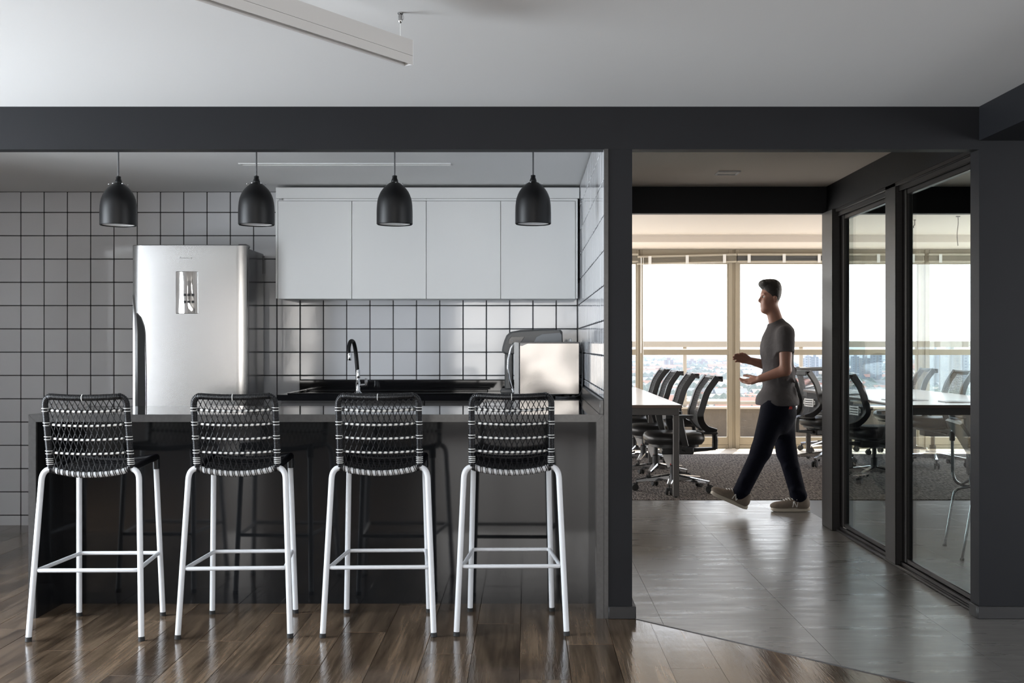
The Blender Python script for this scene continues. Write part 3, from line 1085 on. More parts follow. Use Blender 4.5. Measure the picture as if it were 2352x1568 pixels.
lv.box(P_(838, 885).x, P_(844.5, 885).x, YF - .011, YF + .011, P_(840, 886).z, P_(840, 868).z, .004)
obj('lever', lv, M['chrome'], tp)

# ------------------------------------------------------------------ microwave, purifier, canister
YM = 6.75
mw = thing('microwave', (.13, 6.97, .911), label='stainless steel microwave oven standing side-on by the tiled partition', cat='microwave')
m0, m1 = at(1193, 785, YM), at(1331, 905, YM)
zb, zt = .926, m0.z
obj('casing', MB().box(m0.x, m1.x, YM + .004, YM + .44, zb, zt - .003, .004), M['fridge_side'], mw)
n = 12
vs, fs = [], []
for i in range(n + 1):
    for j in range(n + 1):
        u, v = i / n, j / n
        bulge = .0022 * math.sin(u * 4.1 + v * 1.3) * math.sin(v * 4.7 - u * 2.2) + .003 * (1 - (2 * u - 1) ** 2) * (1 - (2 * v - 1) ** 2)
        vs.append((m0.x + .004 + (m1.x - m0.x - .008) * u, YM - bulge + .002, zb + .006 + (zt - zb - .016) * v))
for i in range(n):
    for j in range(n):
        a = i * (n + 1) + j
        fs.append([a, a + n + 1, a + n + 2, a + 1])
side = MB().add(vs, fs)
obj('side_panel', side, M['steel_soft'], mw, sm=80)
obj('lid_edge', MB().box(m0.x - .003, m1.x + .002, YM - .003, YM + .443, zt - .008, zt, .002), M['dark_plastic'], mw)
dr_ = at(1181, 800, YM)
door = obj('door', MB().box(dr_.x, m0.x - .001, YM + .002, YM + .44, zb, zt - .002, .003), M['fixture'], mw)
hp = [at(1180, 787, YM), at(1173, 800, YM), at(1167, 825, YM), at(1166, 845, YM), at(1170, 872, YM), at(1179, 901, YM)]
obj('handle', MB().tube([(p.x, YM + .03, p.z) for p in hp], .006, 8), M['chrome'], door)
for (x, y) in ((m0.x + .02, YM + .03), (m1.x - .03, YM + .03), (m0.x + .02, YM + .41), (m1.x - .03, YM + .41)):
    obj('foot', MB().lathe([(.014, .9112), (.016, .927)], 12, (x, y, 0)), M['rubber'], mw)
kp = [(1331, 793, .02), (1341, 803, .02), (1347, 825, .02), (1346, 850, .02), (1341, 872, .01), (1337, 895, 0), (1331, 908, -.06), (1320, 914, -.10), (1300, 916, -.12), (1276, 917, -.10)]
kpts = []
for (x, y, d) in kp:
    p = at(x, y, YM + d)
    kpts.append((min(p.x, XW - .012), p.y, max(p.z, .916)))
obj('power_cord', MB().tube(kpts, .0042, 7), M['cord'], mw)

YP = 7.30
wp = thing('water_purifier', (.0, 7.45, .911), label='dark grey countertop water purifier behind the microwave', cat='water purifier')
Q = lambda px, py: (at(px, py, YP).x, at(px, py, YP).z)
head = [Q(1152.5, 805), Q(1154, 796), Q(1158, 782), Q(1163, 770), Q(1172, 762), Q(1195, 757.5), Q(1240, 756.5), Q(1288, 757), Q(1292, 762), Q(1293, 784), Q(1293, 812), Q(1160, 813), Q(1155, 810)]
obj('head', MB().prism(head, 'y', YP, YP + .26, inset=.014), M['grey_plastic'], wp)
obj('column', MB().box(Q(1159, 0)[0], Q(1178, 0)[0], YP + .02, YP + .24, .935, Q(0, 812)[1] + .002, .008), M['grey_plastic'], wp)
obj('rear_tank', MB().box(Q(1200, 0)[0], Q(1291, 0)[0], YP + .02, YP + .25, .925, Q(0, 812)[1] + .002, .012), M['grey_plastic'], wp)
obj('base', MB().box(Q(1149, 0)[0], Q(1291, 0)[0], YP + .005, YP + .255, .9112, .936, .006), M['grey_plastic'], wp)
obj('side_cover', MB().prism([Q(1227, 784), Q(1232, 774), Q(1245, 767), Q(1286, 764), Q(1290, 768), Q(1291, 790), Q(1227, 790)], 'y', YP - .003, YP + .01, inset=.002), M['blue_grey'], wp)
obj('control_panel', MB().prism([Q(1168, 790), Q(1169, 779), Q(1174, 773), Q(1205, 773), Q(1198, 784), Q(1192, 790)], 'y', YP - .003, YP + .008, inset=.002), M['dark_plastic'], wp)
for px in (1176, 1189):
    p = Q(px, 782)
    obj('indicator', MB().box(p[0] - .004, p[0] + .004, YP - .0042, YP - .002, p[1] - .004, p[1] + .004), M['blue_grey'], wp)
cn = thing('canister', (.285, 7.34, .911), label='small white lidded canister in the corner behind the microwave', cat='canister')
obj('body', MB().lathe([(.043, .9112), (.045, .915), (.045, 1.215), (.044, 1.22)], 20, (.285, 7.345, 0)), M['white_plastic'], cn)
obj('lid', MB().lathe([(.048, 1.221), (.048, 1.235), (.040, 1.243), (.012, 1.247), (.010, 1.262), (.004, 1.266)], 20, (.285, 7.345, 0)), M['white_plastic'], cn)

# ------------------------------------------------------------------ pendant lamps
YL = 5.42
lab = ['black dome pendant lamp hanging above the fridge', 'black dome pendant lamp hanging beside the wall cabinets, second from the fridge side',
       'black dome pendant lamp hanging over the middle of the wall cabinets', 'black dome pendant lamp hanging closest to the kitchen partition']
zs = lambda py: at(0, py, YL).z
R_ = 41.2 * YL / F
z0, z1 = zs(516.5), zs(419)
prof = [(R_ * r, z0 + (z1 - z0) * a) for (r, a) in ((1, 0), (1, .12), (1, .25), (.995, .34), (.985, .43), (.963, .52), (.92, .61), (.85, .69), (.77, .76), (.67, .82), (.56, .872), (.44, .918), (.32, .957), (.22, .98), (.15, 1))]
inner = [(max(r - .003, .005), z - .003) for (r, z) in prof[:-1]]
lx0 = at(272, 500, YL).x
pl = thing('pendant_lamp', (lx0, YL, z0), label=lab[0], cat='pendant lamp', group='black pendant lamps over the bar')
O = lambda q: [(r, z - z0) for (r, z) in q]
shell = O([(R_ - .003, z0)] + prof) + O(inner[::-1])
obj('shade', MB().lathe([(r, z) for (r, z) in shell] + [shell[0]], 36), M['matt_black'], pl, local=True, fixn=True)
obj('reflector', MB().lathe(O([(R_ - .005, z0 + .004), (R_ * .80, z0 + .012), (R_ * .55, z0 + .05), (.03, z0 + .075), (.0, z0 + .075)]), 30), M['reflector'], pl, local=True)
lens = MB()
for k in range(7):
    a = 2 * PI * k / 6
    c = (0, 0) if k == 6 else (R_ * .5 * math.cos(a), R_ * .5 * math.sin(a))
    lens.lathe([(.021, .018), (.024, .009), (.019, .004), (.008, .006), (0, .006)], 14, (c[0], c[1], 0))
obj('bulb_lens', lens, M['reflector'], pl, local=True)
obj('ring', MB().lathe([(R_ * .80, .003), (R_ * .86, .001), (R_ * .86, .008), (R_ * .80, .010), (R_ * .80, .003)], 30), M['fixture'], pl, local=True)
obj('socket_cap', MB().lathe([(.016, z1 - z0 - .004), (.017, z1 - z0 + .002), (.013, z1 - z0 + .014), (.0115, z1 - z0 + .016), (.0115, z1 - z0 + .028), (.005, z1 - z0 + .031)], 16), M['matt_black'], pl, local=True)
obj('cord', MB().tube([(0, 0, z1 - z0 + .028), (0, 0, 2.262 - z0 - .02)], .0036, 8), M['cord'], pl, local=True)
obj('ceiling_rose', MB().lathe([(.045, 2.262 - z0 - .022), (.05, 2.262 - z0 - .018), (.05, 2.262 - z0)], 24), M['matt_black'], pl, local=True)
vent = MB()
for k in range(6):
    a = 2 * PI * (k + .25) / 6
    vent.lathe([(.0035, -.002), (.0035, .0012), (.002, .002)], 8, (R_ * .50 * math.cos(a), R_ * .50 * math.sin(a), z1 - z0 - .0095))
obj('vent_stud', vent, M['chrome'], pl, local=True, kind='stuff')
for k, px in enumerate((589, 906.5, 1224.5)):
    dup(pl, (at(px, 500, YL).x, YL, z0 + .002 * (k + 1)), .5 * k, lab[k + 1])

# ------------------------------------------------------------------ suspended light, recessed lights
e0 = at(948, 120, 3.65)
dv = Vector((.673, 1, 0)).normalized()
pv = Vector((1, -.673, 0)).normalized()
lt = thing('linear_light', (e0.x, e0.y, 2.125), label='long pale grey suspended linear light fixture below the white ceiling', cat='light fixture')
H0, H1, W_ = 2.125, 2.204, .036
a0, a1 = Vector((e0.x, e0.y, 0)), Vector((e0.x, e0.y, 0)) - dv * 3.4


def beam_box(s0, s1, zz0, zz1, m_, nm, cut=0.0, bev=.0):
    mb = MB()
    p, q = a0 - pv * s0 - dv * cut, a1 - pv * s0
    r, s = a0 - pv * s1 - dv * cut, a1 - pv * s1
    vs_ = []
    for z in (zz0, zz1):
        vs_ += [(v.x, v.y, z) for v in (p, q, s, r)]
    mb.add(vs_, [[0, 1, 2, 3], [4, 7, 6, 5], [0, 4, 5, 1], [1, 5, 6, 2], [2, 6, 7, 3], [3, 7, 4, 0]])
    return obj(nm, mb, m_, lt, sm=0)


beam_box(0, W_, H0 + .0285, H1, M['fixture'], 'housing')
beam_box(0, .003, H0, H0 + .0275, M['fixture'], 'side_cheek')
beam_box(W_ - .003, W_, H0, H0 + .0275, M['fixture'], 'side_cheek')
beam_box(.003, W_ - .003, H0 + .018, H0 + .028, M['diffuser'], 'diffuser')
ec = MB()
p, q = a0, a0 - pv * W_
ec.add([(v.x + d.x, v.y + d.y, z) for d in (Vector((0, 0, 0)), dv * .003) for v in (p, q) for z in (H0, H1)], [[0, 1, 3, 2], [4, 6, 7, 5], [0, 4, 5, 1], [2, 3, 7, 6], [0, 2, 6, 4], [1, 5, 7, 3]])
obj('end_cap', ec, M['white_plastic'], lt, sm=0)
hk = at(919.5, 40, 3.63)
hz = 2.2865
obj('suspension_wire', MB().tube([(hk.x, hk.y, hz - .02), (hk.x, hk.y, H1)], .0009, 5), M['white_rope'], lt)
g = MB().lathe([(.009, hz - .004), (.009, hz)], 14, (hk.x, hk.y, 0)).lathe([(.0025, hz - .034), (.0055, hz - .030), (.0065, hz - .026), (.0065, hz - .008), (.004, hz - .003)], 12, (hk.x, hk.y, 0))
g.tube(bez((hk.x + .007, hk.y, hz - .006), (hk.x + .016, hk.y, hz - .020), (hk.x + .002, hk.y, hz - .026), 6), .0008, 5)
obj('wire_gripper', g, M['steel'], lt)

yk = 6.5
s0, s1 = at(550, 377, yk).x, at(1036, 377, yk).x
sl_ = thing('recessed_strip_light', ((s0 + s1) / 2, yk, 2.255), label='slim unlit strip light set flush in the kitchen ceiling', cat='light fixture')
obj('frame', MB().box(s0, s1, yk - .03, yk - .022, 2.256, 2.264).box(s0, s1, yk + .022, yk + .03, 2.256, 2.264).box(s0, s0 + .008, yk - .022, yk + .022, 2.256, 2.264).box(s1 - .008, s1, yk - .022, yk + .022, 2.256, 2.264), M['white_plastic'], sl_)
obj('diffuser', MB().box(s0 + .008, s1 - .008, yk - .022, yk + .022, 2.2585, 2.2625), M['diffuser'], sl_)
dc = (1.254, 7.05)
dl = thing('recessed_downlight', (*dc, 2.29), label='small square recessed downlight in the corridor ceiling', cat='light fixture')
h = .07
obj('bezel', MB().box(dc[0] - h, dc[0] + h, dc[1] - h, dc[1] - h + .014, 2.288, 2.298, .002).box(dc[0] - h, dc[0] + h, dc[1] + h - .014, dc[1] + h, 2.288, 2.298, .002)
    .box(dc[0] - h, dc[0] - h + .014, dc[1] - h + .014, dc[1] + h - .014, 2.288, 2.298, .002).box(dc[0] + h - .014, dc[0] + h, dc[1] - h + .014, dc[1] + h - .014, 2.288, 2.298, .002), M['white_plastic'], dl)
obj('lens', MB().box(dc[0] - h + .014, dc[0] + h - .014, dc[1] - h + .014, dc[1] + h - .014, 2.293, 2.297), M['diffuser'], dl)

# ------------------------------------------------------------------ bar stools
st = thing('bar_stool', (0, 0, 0), cat='bar stool', group='bar stools along the black bar')
RT = .0122
ZS = .700


def back_pt(x, z):
    """The bowed plane of the woven backrest."""
    k = (z - ZS) / (1.0 - ZS)
    return Vector((x, -.150 - .065 * k - .030 * (1 - (x / .168) ** 2) * (.35 + .65 * min(1, max(0, k))), z - .007 * (1 - (x / .168) ** 2)))


def rail_pt(x):
    u = 1 - (x / .175) ** 2
    return Vector((x, -.152 - .012 * u, ZS + .004 - .024 * u))


leftleg = [(-.2315, -.219, .010), (-.2015, -.156, .660)]
path = [Vector(leftleg[0]), Vector((-.2028, -.159, .655))]
bend = bez((-.2028, -.159, .655), (-.2005, -.153, ZS + .006), (-.158, -.152, ZS + .003), 8)[1:]
mid = [rail_pt(-.158 + .316 * i / 14) for i in range(1, 14)]
path = path + bend + mid + [Vector((-p.x, p.y, p.z)) for p in bend[::-1]] + [Vector((.2028, -.159, .655)), Vector((.2315, -.219, .010))]
obj('rear_frame', MB().tube(path, RT, 12), M['white_metal'], st, local=True, sm=60)
for s in (-1, 1):
    obj('front_leg', MB().tube([(s * .1875, .219, .010), (s * .170, .172, .712)], RT, 12), M['white_metal'], st, local=True, sm=60)
    obj('foot_cap', MB().tube([(s * .1879, .2195, 0), (s * .1873, .2185, .018)], RT + .0012, 12), M['rubber'], st, local=True)
    obj('foot_cap', MB().tube([(s * .2320, -.2195, 0), (s * .2311, -.218, .018)], RT + .0012, 12), M['rubber'], st, local=True)
    obj('leg_wrap', MB().tube([(s * .1712, .175, .668), (s * .1700, .172, .726)], RT + .004, 12), M['rope'], st, local=True)
fz = .287
kr, kf = (fz - .01) / .645, (fz - .01) / .702
xr, yr = .2315 - .0287 * kr, -.219 + .060 * kr
xf, yf = .1875 - .0175 * kf, .219 - .047 * kf
foot = fillet([(0, yr, fz), (-xr + .012, yr, fz), (-xf + .006, yf, fz), (xf - .006, yf, fz), (xr - .012, yr, fz), (0, yr, fz)], .016, 4)
obj('footrest', MB().tube(foot, .0088, 10), M['white_metal'], st, local=True, sm=60)

# rope-wound back frame (ribbed like the coiled cord)
bp = fillet([back_pt(-.168, .695), back_pt(-.168, 1.012), back_pt(.168, 1.012), back_pt(.168, .695)], .042, 10)
dense = []
for i in range(len(bp) - 1):
    n_ = max(1, int((bp[i + 1] - bp[i]).length / .00145))
    dense += [bp[i].lerp(bp[i + 1], k / n_) for k in range(n_)]
dense.append(bp[-1])
for i, p in enumerate(dense):                                      # the top bar follows the bow of the backrest
    if abs(p.x) < .14 and p.z > .95:
        q = back_pt(p.x, p.z)
        dense[i] = Vector((p.x, q.y, q.z))
rr = [(.0112, .0132, .0138, .0132)[i % 4] for i in range(len(dense))]
obj('backrest_frame', MB().tube(dense, rr, 12), M['rope'], st, local=True, sm=180)
rods = [.954, .894, .835, .775]
binding = MB()
for z in rods + [.748, .740, .732, .724]:
    for s in (-1, 1):
        for dz_ in ((-.006, .006) if z in rods else (0,)):
            p = back_pt(s * .168, z + dz_)
            binding.tube([p - Vector((0, 0, .0013)), p + Vector((0, 0, .0013))], .0150, 12)
p = back_pt(0, 1.012)
binding.tube([p - Vector((.0014, 0, 0)), p + Vector((.0014, 0, 0))], .0150, 12)
obj('white_binding', binding, M['white_rope'], st, local=True, kind='stuff')
NT = 13
tie = lambda k, z: back_pt(-.150 + .300 * k / NT, z)
for z in rods:
    rod = obj('back_rod', MB().tube([back_pt(-.160 + .32 * i / 16, z) for i in range(17)], .0050, 8), M['white_rope'], st, local=True, sm=60)
    wr = MB()
    for k in range(-0, NT + 1):
      for sft in (-.16, .04):
        a, b = tie(k + sft, z), tie(k + sft + .32, z)
        pts_ = []
        for i in range(9):
            t = i / 8
            c = a.lerp(b, t)
            an = t * 2 * PI * 1.0 + PI * .6
            pts_.append(c + Vector((0, -math.cos(an) * .0055, math.sin(an) * .0055)))
        wr.tube(pts_, .0026, 5)
    for s in (-1, 1):
        for k in range(3):
            p = back_pt(s * (.146 + .005 * k), z)
            wr.tube([p - Vector((.0016, 0, 0)), p + Vector((.0016, 0, 0))], .0062, 7)
    obj('rod_wrap', wr, M['rope'], rod, local=True)
net = MB()
lev = [1.000] + rods + [None]
for r_ in range(5):
    for k in range(NT + 1):
        for d in (-1, 1):
            k2 = k + d
            if not 0 <= k2 <= NT: continue
            a = tie(k, lev[r_])
            b = tie(k2, lev[r_ + 1]) if lev[r_ + 1] else rail_pt((-.150 + .300 * k2 / NT) * 1.02) + Vector((0, -.004, .008))
            mid_ = (a + b) / 2 + Vector((0, -.0022 * d, 0))
            net.tube([a, mid_, b], .0017, 5)
obj('back_weave', net, M['rope'], st, local=True)


def seat_pt(u, v):
    """u across (-1..1), v from the rear rail (0) to the front rail (1)."""
    x = u * (.160 + .008 * v)
    y = -.150 + .322 * v - .010 * (1 - u * u) * (1 - v)
    z = ZS + .003 + .018 * v - .026 * (1 - u * u) * (1 - .45 * v)
    return Vector((x, y, z))


rim = MB()
for s in (-1, 1):
    pts_ = [seat_pt(s * 1.03, i / 90) for i in range(91)]
    rim.tube(pts_, [(.0150 if i % 2 else .0132) for i in range(91)], 9)
pts_ = [seat_pt(-1.03 + 2.06 * i / 90, 1.0) for i in range(91)]
rim.tube(pts_, [(.0150 if i % 2 else .0132) for i in range(91)], 9)
obj('seat_rim', rim, M['rope'], st, local=True, sm=80)
sw = MB()
NS = 20
for k in range(-NS, 2 * NS):
    for d in (-1, 1):
        pts_ = []
        for i in range(13):
            v = i / 12
            u = -1 + 2 * (k + d * v * NS * .9 + (0 if d > 0 else NS * .9)) / NS
            if -1 <= u <= 1:
                pts_.append(seat_pt(u, v) + Vector((0, 0, .0018 * d * (1 if i % 2 else -1))))
        if len(pts_) >= 2: sw.tube(pts_, .0021, 5)
for k in range(26):
    v = (k + .5) / 26
    sw.tube([seat_pt(-1 + .2 * i, v) + Vector((0, 0, .0022 * (1 if (i + k) % 2 else -1))) for i in range(11)], .0021, 5)
obj('seat_weave', sw, M['rope'], st, local=True)
rwp = MB()
for k in range(NT + 1):
    for d in (-.0040, .0040):
        x = (-.150 + .300 * k / NT) * 1.0 + d
        p = rail_pt(x)
        t = (rail_pt(x + .002) - rail_pt(x - .002)).normalized() + Vector((0, 0, .25))
        t.normalize()
        rwp.tube([p - t * .0014, p + t * .0014], RT + .0026, 12)
for s in (-1, 1):
    for k in range(3):
        p = rail_pt(s * (.158 + .004 * k))
        rwp.tube([p - Vector((.0016, 0, 0)), p + Vector((.0016, 0, 0))], RT + .0026, 12)
obj('rail_wrap', rwp, M['rope'], st, local=True)


def floor_pt(px, py):
    z = F * EYE / (py - VY)
    return Vector(((px - VX) * z / F, z, 0))


stl = ['white bar stool with black woven back at the open left end of the bar', 'white bar stool with black woven back in front of the right edge of the fridge',
       'white bar stool with black woven back below the kitchen tap', 'white bar stool with black woven back below the microwave, nearest the partition']
for k, (bl, br, fl, fr_) in enumerate((((65, 1473), (324, 1472), (183.5, 1413.5), (374, 1413.5)), ((408.5, 1466.5), (666, 1466), (490, 1408.5), (677.5, 1408)),
                                       ((739.5, 1463.5), (998, 1463), (798, 1406), (984, 1406)), ((1049, 1459.5), (1301, 1459.5), (1080.5, 1403.5), (1267, 1403.5)))):
    rc = (floor_pt(*bl) + floor_pt(*br)) / 2
    fc = (floor_pt(*fl) + floor_pt(*fr_)) / 2
    c = (rc + fc) / 2
    d = fc - rc
    rz = math.atan2(-d.x, d.y)
    if k == 0:
        st.location, st.rotation_euler = c, (0, 0, rz)
        st['label'] = stl[0]
    else:
        dup(st, c, rz, stl[k])
# ------------------------------------------------------------------ office chairs (local: faces +y, base on z = 0)
oc = thing('office_chair', (0, 0, 0), cat='chair', group='black mesh office chairs around the meeting tables')


def rounded(cx, cy, hx, hy, z, n=32, p=3.6):
    out = []
    for i in range(n):
        a = 2 * PI * i / n
        c, s = math.cos(a), math.sin(a)
        out.append((cx + hx * math.copysign(abs(c) ** (2 / p), c), cy + hy * math.copysign(abs(s) ** (2 / p), s), z))
    return out


obj('seat', MB().loft([rounded(0, 0, .18, .18, .392), rounded(0, 0, .225, .225, .398), rounded(0, .0, .243, .243, .425), rounded(0, 0, .245, .246, .452),
                       rounded(0, 0, .236, .238, .476), rounded(0, 0, .205, .21, .491), rounded(0, 0, .14, .15, .495), rounded(0, 0, .06, .06, .492)]), M['leather'], oc, local=True, sm=70)
obj('seat_pan', MB().loft([rounded(0, 0, .14, .15, .362), rounded(0, 0, .20, .20, .375), rounded(0, 0, .20, .20, .40)]), M['chair_black'], oc, local=True)
spine = [(-.318, .957), (-.236, .84), (-.195, .72), (-.174, .645), (-.190, .575), (-.245, .515), (-.33, .486)]


def smooth(pts, n=4):
    P = [Vector(p) for p in pts]
    out = []
    for i in range(len(P) - 1):
        p0, p1, p2, p3 = P[max(i - 1, 0)], P[i], P[i + 1], P[min(i + 2, len(P) - 1)]
        for k in range(n):
            t = k / n
            out.append(.5 * ((2 * p1) + (p2 - p0) * t + (2 * p0 - 5 * p1 + 4 * p2 - p3) * t * t + (3 * p1 - p0 - 3 * p2 + p3) * t ** 3))
    out.append(P[-1])
    return out


sp = smooth([(a, b) for (a, b) in spine], 5)
hwid = lambda z: .205 if z > .62 else .205 - (.62 - z) * .55
bf = MB()
for s in (-1, 1):
    ring = []
    for i, p in enumerate(sp):
        a, b = sp[max(i - 1, 0)], sp[min(i + 1, len(sp) - 1)]
        t = (b - a).normalized()
        nrm = Vector((t.y, -t.x))
        w_ = hwid(p.y)
        ring.append([(s * (w_ + dx_), p.x + nrm.x * dn, p.y + nrm.y * dn) for (dx_, dn) in ((-.022, -.012), (.018, -.016), (.022, .036), (-.006, .040), (-.022, .014))])
    bf.loft(ring)
bf.box(-.225, .225, -.335, -.300, .935, .958, .008)
bf.box(-.225, .225, -.372, -.33, .950, .960, .004)
bf.box(-.225, .225, -.372, -.358, .915, .956, .005)
bf.box(-.16, .16, -.345, -.22, .478, .500, .008)
bf.strip([(0, -.30, .49), (0, -.345, .478), (0, -.352, .42), (0, -.348, .345)], .085, .035)
obj('backrest_frame', bf, M['chair_black'], oc, local=True)
th = MB()
for k in range(88):
    q = k / 87 * (len(sp) - 1)
    i = min(int(q), len(sp) - 2)
    p = sp[i].lerp(sp[i + 1], q - i)
    w_ = hwid(p.y) - .008
    pts_ = [(w_ * u, p.x + .006 - .012 * (1 - u * u), p.y) for u in (-1, -.5, 0, .5, 1)]
    th.strip(pts_, .0012, .0042, side=(0, 1, 0))
obj('back_mesh', th, M['mesh'], oc, local=True, kind='stuff')
lu = MB()
for k in range(4):
    z = .60 + .022 * k
    lu.strip([(-.075, -.196, z), (0, -.205, z), (.075, -.196, z)], .010, .014, side=(0, 1, 0))
lu.box(-.085, -.072, -.205, -.190, .592, .675, .003).box(.072, .085, -.205, -.190, .592, .675, .003)
for s in (-1, 1):
    lu.tube([(s * .08, -.197, .655), (s * .105, -.197, .650), (s * .105, -.197, .620), (s * .08, -.197, .615)], .004, 6)
obj('lumbar_support', lu, M['lumbar'], oc, local=True)
for s in (-1, 1):
    ar = MB()
    ar.loft([[(s * (.262 + a * .042), y, z) for (a, y, z) in [(-1, .115, z0_), (-1, -.105, z0_), (0, -.122, z0_), (1, -.105, z0_), (1, .115, z0_), (0, .135, z0_)]] for z0_ in (.620, .626, .640, .646)])
    ar.strip([(s * .262, .0, .622), (s * .268, -.01, .55), (s * .272, -.035, .46), (s * .262, -.055, .395)], [.07, .065, .055, .05], .026, side=(0, 1, 0))
    ar.bar((s * .262, -.055, .40), (s * .12, -.055, .375), .05, .02)
    obj('armrest', ar, M['chair_black'], oc, local=True)
mech = MB().box(-.075, .075, -.16, .11, .305, .368, .01)
mech.bar((0, -.14, .335), (0, -.352, .348), .07, .035, .06, .022)
mech.tube([(.06, .02, .34), (.20, .03, .335)], .007, 8).tube([(-.06, -.06, .34), (-.19, -.07, .335)], .007, 8)
obj('tilt_mechanism', mech, M['chair_black'], oc, local=True)
obj('gas_lift', MB().lathe([(.032, .125), (.032, .205), (.027, .21), (.020, .212), (.020, .31)], 16), M['chair_black'], oc, local=True)
obj('hub', MB().lathe([(.045, .085), (.052, .092), (.050, .128), (.040, .135)], 18), M['chrome'], oc, local=True)
legmb = MB().bar((.03, 0, .108), (.318, 0, .082), .062, .056, .036, .026)
cas = MB().tube([(.312, 0, .06), (.312, 0, .084)], .009, 8)
for s in (-1, 1):
    cas.lathe([(.004, s * .008), (.026, s * .008), (.030, s * .011), (.030, s * .021), (.026, s * .025), (.004, s * .026)], 16, (.327, 0, .030), axis='y')
cas.box(.304, .345, -.007, .007, .034, .066, .004)
leg_me, cas_me = legmb.mesh('base_leg', M['chrome'], 38), cas.mesh('caster', M['rubber'], 38)
for k in range(5):
    l_ = piece('base_leg', leg_me, oc, (0, 0, 0))
    l_.rotation_euler = (0, 0, 2 * PI * k / 5 + .35)
    c_ = piece('caster', cas_me, l_, (0, 0, 0))
tgm = MB().box(-.032, .032, -.0008, .0008, -.135, 0).prism([(-.032, 0), (.032, 0), (.004, .022), (-.004, .022)], 'y', -.0008, .0008)
tg = obj('price_tag', tgm, M['paper'], oc, local=True)
tg.location = (-.10, .08, .325)
tg.rotation_euler = (.15, -.42, PI / 2)
obj('printed_square', MB().box(-.012, .004, -.0014, .0014, -.128, -.112), M['red'], tg, local=True)
tg.location = (.10, .055, .315)
tg.rotation_euler = (0.12, .38, PI / 2)

chairs = [
    ((1.235, 9.50), PI / 2 + .04, 'black mesh office chair with white tag at the near corner of the left meeting table', True),
    ((1.19, 10.40), PI / 2 - .03, 'second black mesh office chair along the left meeting table', True),
    ((1.18, 11.40), PI / 2 + .02, 'third black mesh office chair along the left meeting table', True),
    ((1.17, 12.30), PI / 2, 'farthest black mesh office chair along the left meeting table, next to the window', False),
    ((3.06, 11.55), -PI / 2 + .30, 'black mesh office chair between the walking man and the steel post', False),
    ((3.12, 10.15), -PI / 2 + .22, 'black mesh office chair with white lumbar support behind the far glass pane', False),
    ((4.12, 12.55), PI / 2 - .05, 'farther black office chair with its back above the right table, behind the near glass pane', False),
    ((4.10, 11.42), PI / 2 + .05, 'nearer black office chair with its back above the right table, behind the near glass pane', False),
    ((3.45, 12.93), PI + .35, 'black office chair at the window end of the right meeting table', False),
    ((.0, 9.9), -PI / 2, 'black mesh office chair on the hidden side of the left meeting table', False),
    ((.0, 10.9), -PI / 2, 'black mesh office chair on the hidden side of the left meeting table', False),
]
for k, ((x, y), rz, lab, tagged) in enumerate(chairs):
    if k == 0:
        oc.location, oc.rotation_euler = (x, y, .006), (0, 0, rz)
        oc['label'] = lab
    elif k < 9:
        dup(oc, (x, y, .006), rz, lab, skip=() if tagged else ('price_tag',))


# ------------------------------------------------------------------ meeting tables
def meeting_table(x0, x1, y0, y1, lab):
    t_ = thing('meeting_table', ((x0 + x1) / 2, (y0 + y1) / 2, .006), label=lab, cat='table', group='long meeting tables')
    obj('tabletop', MB().box(x0, x1, y0, y1, .7225, .747, .001), M['table'], t_)
    e = MB().box(x0 - .001, x1 + .001, y0 - .0015, y0, .723, .7455).box(x1, x1 + .0015, y0, y1, .723, .7455).box(x0 - .0015, x0, y0, y1, .723, .7455)
    obj('edge_band', e, M['table_edge'], t_)
    fr_ = MB().box(x0 + .02, x1 - .02, y0 + .02, y0 + .065, .665, .722, .002).box(x0 + .02, x1 - .02, y1 - .065, y1 - .02, .665, .722, .002)
    fr_.box(x0 + .3, x0 + .34, y0 + .065, y1 - .065, .68, .722).box(x1 - .34, x1 - .3, y0 + .065, y1 - .065, .68, .722)
    obj('apron', fr_, M['table_leg'], t_)
    for x in (x0 + .02, x1 - .065):
        for y in (y0 + .02, y1 - .065, (y0 + y1) / 2):
            obj('leg', MB().box(x, x + .045, y, y + .045, .016, .664, .002), M['table_leg'], t_)
            obj('foot', MB().lathe([(.014, .006), (.014, .017)], 10, (x + .022, y + .022, 0)), M['rubber'], t_)


meeting_table(.02, 1.238, 9.0, 12.75, 'long pale meeting table beyond the kitchen partition with chairs along it')
meeting_table(2.985, 4.2, 9.0, 12.2, 'long pale meeting table behind the glass wall on the corridor side')
for (x, y, a, lab) in ((3.26, 9.75, .12, 'thin black folder lying on the right table near its corner'), (3.62, 9.42, -.10, 'thin black folder lying at the near edge of the right table'),
                       (3.08, 10.9, .05, 'thin black folder lying on the right table beside the far chairs')):
    fo_ = thing('folder', (x, y, .7475), label=lab, cat='folder', rz=a)
    obj('cover', MB().box(-.16, .16, -.115, .115, 0, .002).box(-.16, .16, -.115, .115, .006, .008).box(-.161, -.157, -.115, .115, 0, .008), M['chair_black'], fo_, local=True)
    obj('sheets', MB().box(-.155, .15, -.11, .11, .0022, .0058), M['paper'], fo_, local=True)

